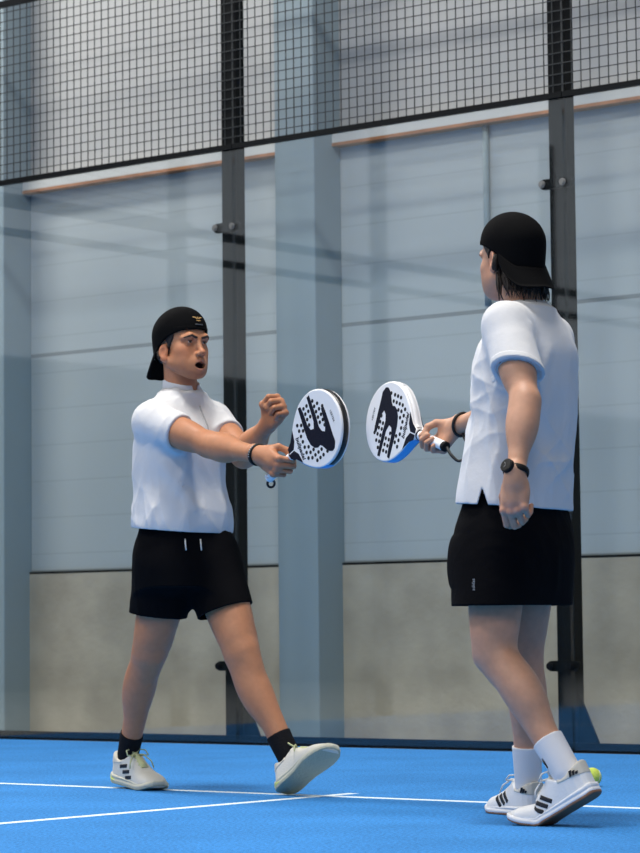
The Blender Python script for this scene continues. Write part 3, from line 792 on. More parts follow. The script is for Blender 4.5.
# ------------------------------------------------------------------ rackets
def racket(root_loc, rz, c, A, N, label, side, rings, butt='grip'):
    """butt end at c, axis A to the tip, N out of the front face (all in the holder's plan-rotated axes)"""
    A = nrm(A); N = nrm(np.array(N)-A*(np.array(N)@A)); X = np.cross(A, N)
    R3 = rzm(rz)
    t = thing('padel_racket', label, 'padel racket')
    mw = np.eye(4); mw[:3, 0] = R3@X; mw[:3, 1] = R3@A; mw[:3, 2] = R3@N; mw[:3, 3] = np.array(root_loc)+R3@np.array(c)
    t.matrix_world = Matrix(mw.tolist())
    prof = [(.155, .0165), (.175, .026), (.19, .042), (.215, .073), (.245, .1), (.275, .119), (.305, .128), (.33, .13), (.355, .1275), (.385, .116), (.41, .099), (.43, .077), (.445, .05), (.4535, .02)]
    tt = np.linspace(.155, .4548, 40); 
    # smooth the outline with a Catmull pass
    pa = np.array(prof+[(.455, 0.0)])
    pts = []
    ext = np.vstack([pa[0]-(pa[1]-pa[0]), pa, [pa[-2][0], -pa[-2][1]]])
    for i in range(1, len(ext)-2):
        p0, p1, p2, p3 = ext[i-1:i+3]
        for q in np.linspace(0, 1, 5, endpoint=False):
            pts.append(.5*((2*p1)+(-p0+p2)*q+(2*p0-5*p1+4*p2-p3)*q*q+(-p0+3*p1-3*p2+p3)*q**3))
    half = np.array(pts)
    out = [(wv, tv) for tv, wv in half]+[(0.0, .455)]+[(-wv, tv) for tv, wv in half[::-1]]
    out = np.array(out); T = .019
    n = len(out)
    # slices across the thickness: flat faces, rounded shoulders, a groove for the side band
    cen = np.array([0, .31])
    nx = np.roll(out, -1, 0)-np.roll(out, 1, 0); nv = np.stack([nx[:, 1], -nx[:, 0]], 1); nv /= np.linalg.norm(nv, axis=1)[:, None]
    lv = [(-.0190, -.0045), (-.0178, -.0015), (-.0155, 0), (-.0105, 0), (-.0095, -.002), (.0095, -.002), (.0105, 0), (.0155, 0), (.0178, -.0015), (.0190, -.0045)]
    v = []; f = []
    for z, o_ in lv:
        for p, q in zip(out, nv): v.append((p[0]+q[0]*o_, p[1]+q[1]*o_, z))
    for k in range(len(lv)-1):
        for i in range(n): f.append((k*n+i, k*n+(i+1) % n, (k+1)*n+(i+1) % n, (k+1)*n+i))
    f.append(tuple(range(n-1, -1, -1))); f.append(tuple((len(lv)-1)*n+i for i in range(n)))
    mb = MB(); mb.add(v, f); face = mb.build('head', M['rwhite'], t)
    me = face.data
    for p in me.polygons: p.use_smooth = len(p.vertices) == 4
    # edges: side band pieces set in the groove, black over the tip, blue near the throat
    ang = np.arange(n)
    def band(name, sel, m_, hz=.0105, pr=.0015):
        idx = [i for i in range(n) if sel(out[i])]
        if not idx: return
        runs = []; cur = [idx[0]]
        for i in idx[1:]:
            if i == cur[-1]+1: cur.append(i)
            else: runs.append(cur); cur = [i]
        runs.append(cur)
        for r_ in runs:
            if len(r_) < 2: continue
            v = []; f = []
            for i in r_:
                p, q = out[i], nv[i]
                for z, o_ in ((-hz, -.002), (-hz+.0015, pr), (hz-.0015, pr), (hz, -.002)): v.append((p[0]+q[0]*o_, p[1]+q[1]*o_, z))
            for k in range(len(r_)-1):
                for j in range(3): f.append((k*4+j, (k+1)*4+j, (k+1)*4+j+1, k*4+j+1))
                f.append((k*4+3, (k+1)*4+3, (k+1)*4, k*4))
            f.append((0, 1, 2, 3)); e = (len(r_)-1)*4; f.append((e+3, e+2, e+1, e))
            b_ = MB(); b_.add(v, f); b_.build(name, m_, t, True)
    s_ = side
    band('throat_band', lambda p: p[0]*s_ > 0 and .165 < p[1] < .315, M['rblue'], hz=.0172, pr=.0012)
    band('bumper', lambda p: (p[1] > .30 and p[0]*s_ <= 0 or p[1] >= .315), M['rblack'] if s_ > 0 else M['rwhite'])
    band('side_band', lambda p: p[0]*s_ < 0 and .165 < p[1] < .30, M['rblack'] if s_ > 0 else M['rwhite'])
    # printed emblem, triangles at the throat, holes as dark plugs, shade put into colour
    def plate(poly, z0, z1):
        b_ = MB(); b_.prism(poly, z0, z1); return b_
    zf = .0190
    logo = [(-.110, .271), (-.108, .285), (-.082, .288), (-.036, .288), (-.013, .296), (-.008, .312), (-.030, .3225), (-.117, .3285), (-.118, .343), (-.04, .342), (.0, .338), (.020, .345), (.030, .358), (.012, .370), (-.020, .373), (-.047, .377), (-.052, .391), (-.020, .392), (.020, .391), (.054, .389), (.085, .389), (.103, .376), (.106, .362), (.098, .348), (.085, .336), (.066, .325), (.056, .315), (.058, .302), (.050, .286), (.030, .272), (.0, .266), (-.04, .267)]
    plate(logo, zf-.0002, zf+.0005).build('emblem', M['navy'], t)
    for q in (1, -1):
        plate([(q*.062, .2095), (q*.031, .181), (q*.0185, .158), (q*.002, .158), (q*.002, .186), (q*.024, .2025)][::q], zf-.0002, zf+.0004).build('throat_patch', M['navy'], t)
        b_ = MB(); b_.prism([(q*.062, .2095), (q*.031, .181), (q*.0185, .158), (q*.002, .158), (q*.002, .186), (q*.024, .2025)][::q], -zf-.0004, -zf+.0002); b_.build('throat_patch', M['navy'], t)
    rows = [(.241, (-.062, -.041, -.0205, 0, .0205, .041, .062)), (.2595, (-.052, -.031, .03, .051, .0715)), (.278, (.051, .0715, .092)), (.2965, (-.0935, -.073, -.0525, -.0315, .0715, .0925)),
            (.315, (-.0935, -.073, -.0525, .0715, .0925)), (.3385, (.0925,)), (.3495, (-.092, -.0715, -.051, -.030, -.0105)), (.3675, (-.072, -.051, -.030, -.010, .010)), (.3865, (-.051, -.030))]
    hb = 0
    for tv, ws in rows:
        for wv in ws:
            b_ = MB(); tv2 = tv
            b_.cyl((wv, tv2, -zf-.0006), (wv, tv2, zf+.0006), .0064, 14)
            b_.build('dark_plug', M['dark_plug'], t)
    text_mesh('bullpadel', .0235, 'lettering', M['navy'], t, frame44((.012, .2195, zf+.0002), (1, 0, 0), (0, 1, 0), (0, 0, 1)), .0003, .0006, .25)
    text_mesh('VERTEX', .0125, 'lettering', M['dark_plug'], t, frame44((0.003, .4145, zf+.0002), (1, 0, 0), (0, 1, 0), (0, 0, 1)), .0003, .0, .2)
    # handle with wrapped tape, end cap, loop cord
    b_ = MB(); pts = [(0, y, 0) for y in np.linspace(.008, .160, 60)]
    rr = [.0152+.0007*(math.sin(y[1]*2*math.pi/.021) > .55) for y in pts]
    b_.tube(pts, rr, 20); hd = b_.build('handle', M['grip'], t, True)
    b_ = MB(); b_.tube([(0, 0, 0), (0, .002, 0), (0, .010, 0), (0, .014, 0)], [.0135, .0165, .0168, .0155], 20); b_.build('butt_cap', M[butt], t, True)
    b_ = MB(); b_.tube([(0, .150, 0), (0, .152, 0), (0, .160, 0), (0, .162, 0)], [.0155, .0178, .0178, .0160], 20); b_.build('grip_ring', M['band'], t, True)
    inv = np.linalg.inv(mw)
    for nm, ring, r_ in rings:
        P = [np.array(root_loc)+R3@np.array(p) for p in ring]
        P = [(inv@np.append(p, 1))[:3] for p in P]
        b_ = MB(); b_.tube(P, r_, 8, closed=(nm == 'cord_loop')); b_.build(nm, M['cord'], t, True)
    return t
# ------------------------------------------------------------------ the two players
ROOT_L = (-0.544, -3.088, 0.0); ROOT_R = (1.268, -3.642, 0.0)
UP = np.array([0, 0, 1.0])
def grip_frame(gc, A, W, left, tilt, k):
    """hand closed on a bar: gc point on the bar, A toward the thumb, W the forearm direction"""
    A = nrm(A); W = nrm(W); X = nrm(W-A*(W@A)); X = nrm(X*math.cos(tilt)+A*math.sin(tilt)); Y = nrm(A-X*(A@X))
    Z = np.cross(X, Y)
    if left: Z = -Z
    f = Fr((0, 0, 0), X, Y, Z)
    return Fr(np.array(gc)-f.M@np.array([.080, -.004, -.031])*k, X, Y, Z)
GRIP = [(50, 78, 58), (56, 80, 58), (60, 80, 58), (62, 78, 55)]
GRIP_T = [(.020, .026, -.010), (.046, .046, -.030), (.068, .040, -.050), (.086, .022, -.056)]
FIST = [(72, 98, 62), (76, 100, 62), (80, 100, 62), (84, 98, 60)]
FIST_T = [(.020, .026, -.010), (.048, .040, -.030), (.072, .024, -.044), (.080, .002, -.048)]
LOOSE = [(34, 52, 30), (42, 58, 34), (50, 62, 36), (56, 64, 38)]
LOOSE_T = [(.020, .026, -.010), (.048, .044, -.026), (.076, .046, -.036), (.098, .040, -.042)]

def brow_zone(H, sx, r):
    a, b_, c = np.array((.013, .0245)), np.array((.036, .0310)), np.array((.056, .0240))
    def seg(q, p0, p1, r0, r1):
        d = p1-p0; t = np.clip(((q-p0)@d)/(d@d), 0, 1); return np.sqrt(((q-p0-t[:, None]*d)**2).sum(1))-(r0+t*(r1-r0))
    def f(P):
        h = H.inv(P); q = np.stack([h[:, 0]*sx, h[:, 2]], 1)
        return np.maximum(np.minimum(seg(q, a, b_, r, r*.95), seg(q, b_, c, r*.95, r*.4)), .045-h[:, 1]).astype(F32)
    return f
def eyes_and_lips(C, q, lip, mouth, iris):
    x, y, z = q.T; ax = np.abs(x)
    def setc(mk, c): C[mk] = np.array(c)
    j = -mouth
    up_ = np.exp(-((z+.0580)/.0042)**2)*(ax < .021)*(y > .078); lo_ = np.exp(-((z+.0715-j)/.0052)**2)*(ax < .019)*(y > .078)
    mk = np.clip(up_+lo_, 0, 1)[:, None]*.75; C[:] = C*(1-mk)+np.array(lip)*mk
    if mouth > .003:
        setc((ax < .0205) & (np.abs(z+.0655-j*.5) < .003+mouth*.6) & (y < .0875) & (y > .05), (.03, .008, .008))
    d = np.sqrt((ax-.033)**2+(y-.0765)**2+(z-.0105)**2)
    eye = (d < .01315) & (y > .0825) & (np.abs(z-.0095) < .0052)
    setc(eye, (.42, .40, .38))
    # look a little upward along the face direction
    ir = eye & (((ax-.033)**2+(z-.0110)**2) < .0056**2); setc(ir, iris)
    lash = (d > .0131) & (d < .0150) & (y > .086) & (z > .0125) & (z < .0160); setc(lash, (.10, .05, .035))
    return C

# ================= the player on the left: collared white shirt, black shorts
tL = thing('person', 'man in white collared shirt and backward black cap holding a racket out, left fist raised', 'person', ROOT_L, YAW)
H = head_frame((-.028, -.035, 1.562), -47, 5, 0)
S = Sdf()
torso = [(.78, 0, 0, .155, .11, -40), (.93, -.02, .0, .150, .110, -38), (1.10, -.037, .0, .155, .108, -36), (1.24, -.035, .0, .158, .104, -36), (1.32, -.03, .0, .115, .075, -36), (1.375, -.03, 0, .055, .05, -36)]
S.u(p_loft(torso), 0)
shR = np.array((-.128, -.125, 1.300)); elR = np.array((.078, -.285, 1.205))
shL = np.array((.078, .118, 1.315)); elL = np.array((.190, -.075, 1.180)); wrL = np.array((.288, -.265, 1.285))
A_L = np.array((.549, -.701, .456)); N_L = np.array((-.783, -.622, -.015)); C_L = np.array((.286, -.5, 1.074))
kL = 1.04
gL = grip_frame(C_L+A_L*.088, A_L, np.array((.705, -.69, -.16)), False, math.radians(34), kL)
wrR = gL.o
add_neck(S, H, np.array((-.030, .0, 1.385)), .057)
for a in (shR, shL): S.u(p_cap(np.array((-.03, 0, 1.365)), a+np.array((0, 0, .002)), .042, .046), .04)
add_arm(S, shR, elR, wrR, 1.02); add_arm(S, shL, elL, wrL, 1.0)
hipR = np.array((-.070, -.03, .845)); hipL = np.array((.055, .035, .845))
knR = np.array((-.158, .085, .488)); knL = np.array((.178, -.12, .482))
# feet frames
Xb = nrm((.55, -.83, -.10)); Zb = nrm(UP-Xb*(UP@Xb)); Yb = np.cross(Zb, Xb)
footR = Fr(np.array((-.131, .110, -.008))-Xb*.285, Xb*1.05, Yb*1.08, Zb*1.08)
Xf = nrm((.52, -.68, .47)); Zf = nrm(UP-Xf*(UP@Xf)); Yf = np.cross(Zf, Xf); ro = math.radians(-14)
Yf, Zf = Yf*math.cos(ro)+Zf*math.sin(ro), Zf*math.cos(ro)-Yf*math.sin(ro)
footL = Fr(np.array((.322, -.215, .003)), Xf*1.05, Yf*1.08, Zf*1.08)
anR = footR.p(.062, 0, .098); anL = footL.p(.062, 0, .098)
fwdL = np.array((.75, -.62, 0))
add_leg(S, hipR, knR, anR, nrm((.62, -.75, .1)), 1.02); add_leg(S, hipL, knL, anL, nrm((.75, -.6, .3)), 1.04)
for ft in (footR, footL):
    S.u(ft.cap((.045, 0, .050), (.20, 0, .036), .027, .022), .03)
add_hand(S, gL, GRIP, GRIP_T, kL, .02)
fx = nrm((.42, -.72, .56)); fy = nrm(np.array((-.25, -.05, .97))-fx*(np.array((-.25, -.05, .97))@fx)); fz = np.cross(fy, fx)
fistL = Fr(wrL, fx, fy, fz)
add_hand(S, fistL, FIST, FIST_T, 1.06, .0)
HS = Sdf(); add_head(HS, H, .018, -.012); S.u(HS, .012)
baseL = (.47, .205, .105)
def toneL(P):
    C, q = head_tone(P, H, baseL, .38)
    m = (np.abs(q) < .14).all(1)
    C2 = eyes_and_lips(C.copy(), q, (.36, .15, .115), .018, (.035, .02, .012)); C[m] = C2[m]
    for fr in (gL, fistL):
        qq = fr.inv(P); kn = (np.exp(-((qq[:, 0]-.092)/.02)**2)*(np.abs(qq[:, 1]) < .05)*(np.abs(qq[:, 2]) < .04))[:, None]*.3
        C = C*(1-kn)+np.array((.45, .18, .11))*kn
    return C
body_mesh(tL, S, (-.42, -.68, 0.0), (.55, .48, 1.74), .0045,
          [(H.o+np.array((0, 0, 0)), (.14, .14, .15), .0021), (gL.p(.06, 0, -.02), (.12, .12, .12), .0019), (fistL.p(.06, 0, -.02), (.10, .10, .105), .0019)], toneL, None)
# brows and short hair under the cap
for x in (-1, 1):
    bw = Sdf().u(off(HS, -.0019), 0)
    bw.i(brow_zone(H, x, .0043), .001); make('eyebrow', bw, H.p(0, .07, .03)-.08, H.p(0, .07, .03)+.08, .0016, M['brow'], tL)
hair = Sdf().u(off(HS, -.0045), 0)
hair.i(lambda P: (lambda q: np.maximum(np.maximum(np.maximum(q[:, 1]-(.030+.35*np.maximum(q[:, 2], -.01)-.0*q[:, 1]), -.040-q[:, 2]+1.15*np.maximum(q[:, 1]+.02, 0)), q[:, 2]-.07), .030-np.abs(q[:, 0])*np.where(q[:, 1] > -.03, 1, 9)).astype(F32))(H.inv(P)), .003)
hair.s(H.ell((.08, -.008, .0), (.02, .020, .036)), .003).s(H.ell((-.08, -.008, .0), (.02, .020, .036)), .003)
make('hair', hair, H.o-.13, H.o+.13, .0022, M['hairb'], tL)
build_cap(tL, H, True, .95)
# shirt
shirt0 = Sdf()
stors = [(.895, -.028, .0, .190, .136, -38), (.935, -.032, .003, .204, .148, -38), (.98, -.034, .003, .203, .148, -38), (1.06, -.040, .003, .190, .136, -37), (1.18, -.042, .002, .190, .136, -36), (1.26, -.036, .0, .182, .126, -36), (1.325, -.03, .0, .142, .098, -36), (1.39, -.03, 0, .074, .064, -36)]
shirt0.u(p_loft(stors, 2.3), 0)
for a in (shR, shL): shirt0.u(p_cap(np.array((-.03, 0, 1.396)), a+np.array((0, 0, .000)), .056, .060), .05)
slR = shR+(elR-shR)*.50; slL = shL+(elL-shL)*.46
dR = nrm(elR-shR); dL = nrm(elL-shL)
def sleeve(S0, sh, el, frac, r0, r1, nrmt=None):
    d = nrm(el-sh); e = sh+(el-sh)*frac
    S0.u(Sdf().u(p_cap(sh, e+d*.08, r0, r1), 0).i(p_plane(e, d if nrmt is None else nrmt), .004), .035)
    return e, d
def sleeve_open(S1, e, d, r1):
    S1.s(p_cap(e-d*.012, e+d*.10, r1-.017, r1-.010), .003)
sleeve(shirt0, shR, elR, .50, .066, .072); sleeve(shirt0, shL, elL, .46, .064, .068)
shirt0.d(cloth_noise(.0060, 3, (24, 24, 14)))
shirt0.d(ridges([((-.14, -.16, 1.22), (-.02, -.14, 1.05), .022, .010), ((-.10, -.17, 1.16), (.03, -.15, .98), .020, .009), ((.02, -.16, 1.20), (-.06, -.16, 1.02), .018, .007), ((-.19, -.03, 1.12), (-.10, -.14, .97), .020, .008),
                ((.06, -.15, 1.15), (.05, -.14, .98), .016, .007), ((-.21, .02, 1.02), (-.12, -.13, .93), .016, .008), ((.11, -.12, 1.1), (.06, -.15, .94), .016, .006), ((-.13, -.19, 1.28), (-.06, -.19, 1.26), .016, .006), ((-.12, -.12, 1.37), (-.03, -.20, 1.31), .014, .005)]))
shL_ = Sdf().u(shell(shirt0, .007), 0)
shL_.i(p_plane((0, 0, .918), (-.08, .06, -1)))
def cut_sleeve(pl, ax, sel):
    return lambda P: np.where(sel(P), (P-np.array(pl, F32))@np.array(ax, F32), F32(-1)).astype(F32)
def near_seg(a, b, r):
    f = p_cap(a, b, r); return lambda P: f(P) < 0
sleeve_open(shL_, slR, dR, .072); sleeve_open(shL_, slL, dL, .068)
nk0 = np.array((-.030, .0, 1.33)); nk1 = H.p(0, -.02, -.05)
shL_.s(p_cap(nk0, nk1+(nk1-nk0)*.3, .061, .064), .004)
make('shirt', shL_, (-.40, -.42, .86), (.36, .34, 1.48), .0035, M['shirt'], tL)
shirtL = [o for o in tL.children if o.name.startswith('shirt')][0]
# stand collar with an open front, zip placket, small chest mark
cdir = nrm(nk1-nk0); cf = nrm(np.array((.80, -.60, 0))-cdir*(np.array((.80, -.60, 0))@cdir)); cs = np.cross(cdir, cf)
cfr = Fr(np.array((-.030, .0, 1.412)), cs, cf, cdir)
col = Sdf().u(shell(cfr.cap((0, -.004, -.03), (0, .004, .10), .0685, .064), .006), 0)
def colcut(P):
    q = cfr.inv(P); top = .048-.30*np.clip(q[:, 1]+.02, 0, 1); bot = -.022-.30*np.clip(q[:, 1], 0, 1)
    gap = .006+.30*np.clip(q[:, 2]+.01, 0, 1)
    return np.maximum(np.maximum(q[:, 2]-top, bot-q[:, 2]), np.where(q[:, 1] > 0, gap-np.abs(q[:, 0]), -1)).astype(F32)
col.i(colcut, .003)
make('collar', col, cfr.o-.12, cfr.o+.13, .0025, M['shirt'], shirtL)
def on_surface(f, o, d, t1=.25):
    o = np.array(o, float); d = nrm(d); t = 0.0
    for _ in range(60):
        v_ = float(f((o+d*t)[None].astype(F32))[0])
        if abs(v_) < 2e-4: break
        t += v_*.7
    return o+d*t
fw3 = np.array((.80, -.60, 0)); sd3 = np.array((.60, .80, 0))
mb = MB(); pts = []
for z in np.linspace(1.358, 1.225, 12):
    pts.append(on_surface(shirt0, np.array((-.03, 0, z))+fw3*.35, -fw3)+fw3*.001)
mb.tube(pts, .0028, 6); mb.build('zip', M['print'], shirtL, True)
mb = MB(); p0 = on_surface(shirt0, np.array((-.03, 0, 1.245))+fw3*.35+sd3*.075, -fw3)
mb.prism([(-.004, -.006), (.004, -.006), (.0045, .004), (0, .008), (-.0045, .004)], 0, .0015, axes=(sd3, UP, fw3), org=p0); mb.build('chest_mark', M['print'], shirtL)
# shorts
def build_shorts(parent, secs, legs, cut, amp, seed, folds, zt):
    a = Sdf().u(p_loft(secs, 2.3), 0)
    for (p, q, r0, r1) in legs: a.u(p_cap(p, np.array(q)+nrm(np.array(q)-np.array(p))*.06, r0, r1), .05)
    a.d(cloth_noise(amp, seed, (26, 26, 12))); a.d(ridges(folds))
    s_ = Sdf().u(shell(a, .007), 0)
    for i, (p, q, r0, r1) in enumerate(legs):
        others = [l for j, l in enumerate(legs) if j != i][0]
        f0 = p_cap(p, np.array(q)+nrm(np.array(q)-np.array(p))*.1, .02); f1 = p_cap(others[0], np.array(others[1])+nrm(np.array(others[1])-np.array(others[0]))*.1, .02)
        o_, n_ = cut[i]
        s_.i(lambda P, f0=f0, f1=f1, o_=np.array(o_, F32), n_=np.array(nrm(n_), F32): np.where(f0(P) < f1(P), (P-o_)@n_, F32(-1)).astype(F32))
    s_.i(p_plane((0, 0, zt), (0, 0, 1)))
    return a, s_
hmR = np.array((-.122, .045, .622)); hmL = np.array((.120, -.052, .634))
a_sh, s_sh = build_shorts(tL, [(.72, -.005, 0, .190, .135, -42), (.80, -.01, 0, .192, .138, -42), (.88, -.022, 0, .180, .130, -40), (.96, -.03, 0, .168, .122, -38)],
    [(hipR+np.array((-.02, 0, -.03)), hmR, .112, .104), (hipL+np.array((.005, 0, -.03)), hmL, .112, .098)], [(hmR, (-.12, .1, -1)), (hmL, (.30, -.15, -1))], .003, 11,
    [((-.20, -.05, .78), (-.05, -.12, .70), .018, .008), ((.0, -.12, .75), (.16, -.08, .66), .016, .008), ((-.19, -.02, .70), (-.08, -.10, .66), .014, .006), ((.05, -.10, .80), (.19, -.03, .70), .016, .007), ((-.02, -.12, .80), (-.03, -.08, .70), .014, .006)], .945)
make('shorts', s_sh, (-.34, -.30, .56), (.32, .30, .98), .0035, M['black'], tL)
shortsL = [o for o in tL.children if o.name.startswith('shorts')][0]
for px in (-.004, .048):
    p0 = on_surface(a_sh, np.array((-.03+px+.02, -.5, .885)), (0, 1, 0)); p1 = on_surface(a_sh, np.array((-.03+px+.022, -.5, .845)), (0, 1, 0))
    mb = MB(); mb.tube([p0+np.array((0, -.002, 0)), (p0+p1)/2+np.array((.001, -.006, 0)), p1+np.array((.002, -.004, 0))], .0026, 6); mb.build('drawstring', M['lacew'], shortsL, True)
# socks, shoes, wristband
def leg_only(hip, kn, an, fwd, k):
    s_ = Sdf(); add_leg(s_, hip, kn, an, fwd, k); return s_
def sock(parent, lg, ft, an, kn, top, m_, th, h=.003):
    d_ = nrm(kn-an); s_ = Sdf().u(lg, 0).u(ft.cap((.045, 0, .050), (.17, 0, .040), .027, .024), .03)
    q = Sdf().u(off(s_, -th), 0).i(p_plane(an+d_*top, d_)).i(p_plane(an-d_*.05, -d_))
    q.s(Sdf().u(off(s_, .001), 0).i(p_plane(an+d_*(top-.012), -d_)), 0)
    return make('sock', q, an-.12, an+d_*top*.5+.16, h, m_, parent)
lgR = leg_only(hipR, knR, anR, nrm((.62, -.75, .1)), 1.02); lgL = leg_only(hipL, knL, anL, nrm((.75, -.6, .3)), 1.04)
sock(tL, lgR, footR, anR, knR, .088, M['sockb'], .004); sock(tL, lgL, footL, anL, knL, .095, M['sockb'], .004)
CL = dict(upper=M['shoec'], tongue=M['laceg'], mid=M['midc'], out=M['soleg'], lining=M['cream'], stripe=M['stripe'], lace=M['laceg'], heelpatch=M['lime'], flat=True)
build_shoe(tL, footR, +1, dict(CL, sides=(-1,)), 0.10); build_shoe(tL, footL, -1, dict(CL, sides=(1,)), 0.0)
def ring(fr_c, ax, r, tube, name, m_, parent, flat=2.2, sq=1.0):
    ax = nrm(ax); x = nrm(np.cross(ax, (0.2, 0.3, 1.0))); y = np.cross(ax, x); n = 40
    v = []; f = []
    for i in range(n):
        a = 2*math.pi*i/n; rd = math.cos(a)*x+math.sin(a)*y
        for j in range(8):
            b_ = 2*math.pi*j/8; v.append(fr_c+rd*(r+tube*math.cos(b_))+ax*tube*flat*math.sin(b_))
    for i in range(n):
        for j in range(8): f.append((i*8+j, ((i+1) % n)*8+j, ((i+1) % n)*8+(j+1) % 8, i*8+(j+1) % 8))
    b_ = MB(); b_.add(v, f); return b_.build(name, m_, parent, True)
fr_ = nrm(wrR-elR)
wb = ring(wrR-fr_*.008, fr_, .0352, .0032, 'wristband', M['band'], tL, 3.2)
# pale lettering strip on the band, facing the viewer
mb = MB(); tv = nrm(np.array((-.25, -1, .1))-fr_*(np.array((-.25, -1, .1))@fr_)); sv = np.cross(fr_, tv)
for i in range(6):
    a = -.55+.2*i; rd = tv*math.cos(a)+sv*math.sin(a); tn = np.cross(fr_, rd)
    mb.prism([(-.0018, -.003), (.0018, -.003), (.0018, .003), (-.0018, .003)], 0, .0006, axes=(tn, fr_, rd), org=wrR-fr_*.008+rd*.0384)
mb.build('band_print', M['print'], wb)
loop_c = C_L+A_L*(-.012)+np.array((.014, -.006, -.012))
rl = [loop_c+.0125*(math.cos(a)*np.array((.75, -.1, .65))+math.sin(a)*np.array((-.6, -.2, .75))) for a in np.linspace(0, 2*math.pi, 24, endpoint=False)]
racket(ROOT_L, YAW, C_L, A_L, N_L, 'white padel racket with black rim held by the man in the collared shirt', 1, [('cord_loop', rl, .0042)])

# ================= the player on the right: seen from behind, looking away to the left
tR = thing('person', 'man seen from behind in white shirt and black shorts, wearing a black wristwatch', 'person', ROOT_R, YAW)
H = head_frame((-.021, .025, 1.656), 125, 2, 0)
S = Sdf()
torsoR = [(.78, -.03, 0, .155, .11, 140), (.93, -.02, .0, .150, .110, 141), (1.10, -.01, .0, .155, .112, 141), (1.28, .012, .0, .160, .108, 141), (1.40, .020, .0, .135, .085, 141), (1.485, .026, 0, .06, .055, 141)]
S.u(p_loft(torsoR), 0)
sL = np.array((-.052, -.130, 1.448)); eL = np.array((-.010, -.285, 1.215)); wL = np.array((-.050, -.385, .985))
sR = np.array((.100, .120, 1.435)); eR = np.array((-.02, .255, 1.235))
A_R = np.array((-.494, .814, .307)); N_R = np.array((-.843, -.534, .060)); C_R = np.array((-.205, .45, 1.132)); kR = 1.02
gR = grip_frame(C_R+A_R*.075, A_R, np.array((-.63, .725, -.277)), False, math.radians(32), kR)
wR = gR.o
add_neck(S, H, np.array((.022, .0, 1.490)), .056)
for a in (sL, sR): S.u(p_cap(np.array((.026, 0, 1.48)), a+np.array((0, 0, .002)), .042, .046), .04)
add_arm(S, sL, eL, wL, .94); add_arm(S, sR, eR, wR, 1.0)
hL = np.array((-.075, -.060, .855)); hR = np.array((.030, .065, .855))
kL_ = np.array((-.095, -.105, .488)); kR_ = np.array((.000, .10, .485))
Xn = nrm((-.72, .52, -.47)); Zn = nrm(UP-Xn*(UP@Xn)); Yn = np.cross(Zn, Xn); 
footN = Fr((.172, -.330, .0925), Xn*1.03, Yn*1.03, Zn*1.03)           # left foot, heel lifted
Xq = nrm((-.38, .92, 0.0)); Zq = UP; Yq = np.cross(Zq, Xq)
footQ = Fr((.036, .110, .0), Xq, Yq, Zq)
aL = footN.p(.062, 0, .098); aR = footQ.p(.062, 0, .098)
add_leg(S, hL, kL_, aL, nrm((-.78, .55, -.2)), 1.03); add_leg(S, hR, kR_, aR, nrm((-.6, .8, 0)), 1.0)
S.u(footN.cap((.045, 0, .050), (.17, 0, .040), .027, .022), .03); S.u(footQ.cap((.045, 0, .050), (.20, 0, .036), .027, .022), .03)
add_hand(S, gR, GRIP, GRIP_T, kR, .02)
hx = nrm(np.array((-.04, -.02, -1.0))); hz = nrm(np.array((-.42, -.90, 0))-hx*(np.array((-.42, -.90, 0))@hx)); hy = np.cross(hx, hz)*1.0
if hy[0] > 0: hy = -hy
hang = Fr(wL, hx, hy, hz)
add_hand(S, hang, LOOSE, LOOSE_T, 1.03, .0)
HS = Sdf(); add_head(HS, H, 0.0, .004); S.u(HS, .012)
baseR = (.53, .28, .18)
def toneR(P):
    C, q = head_tone(P, H, baseR, .18)
    m = (np.abs(q) < .14).all(1)
    C2 = eyes_and_lips(C.copy(), q, (.42, .19, .16), 0, (.06, .08, .1)); C[m] = C2[m]
    for fr in (gR, hang):
        qq = fr.inv(P); kn = (np.exp(-((qq[:, 0]-.092)/.022)**2)*(np.abs(qq[:, 1]) < .05)*(np.abs(qq[:, 2]) < .04))[:, None]*.4
        C = C*(1-kn)+np.array((.56, .24, .18))*kn
    return C
body_mesh(tR, S, (-.42, -.56, 0.0), (.36, .68, 1.84), .0045,
          [(H.o, (.14, .14, .15), .0021), (gR.p(.06, 0, -.02), (.12, .12, .12), .0019), (hang.p(.08, 0, -.02), (.08, .09, .12), .0019)], toneR, None)
for x in (-1, 1):
    bw = Sdf().u(off(HS, -.0020), 0)
    bw.i(brow_zone(H, x, .0042), .001); make('eyebrow', bw, H.p(0, .07, .03)-.08, H.p(0, .07, .03)+.08, .0018, M['hairb'], tR)
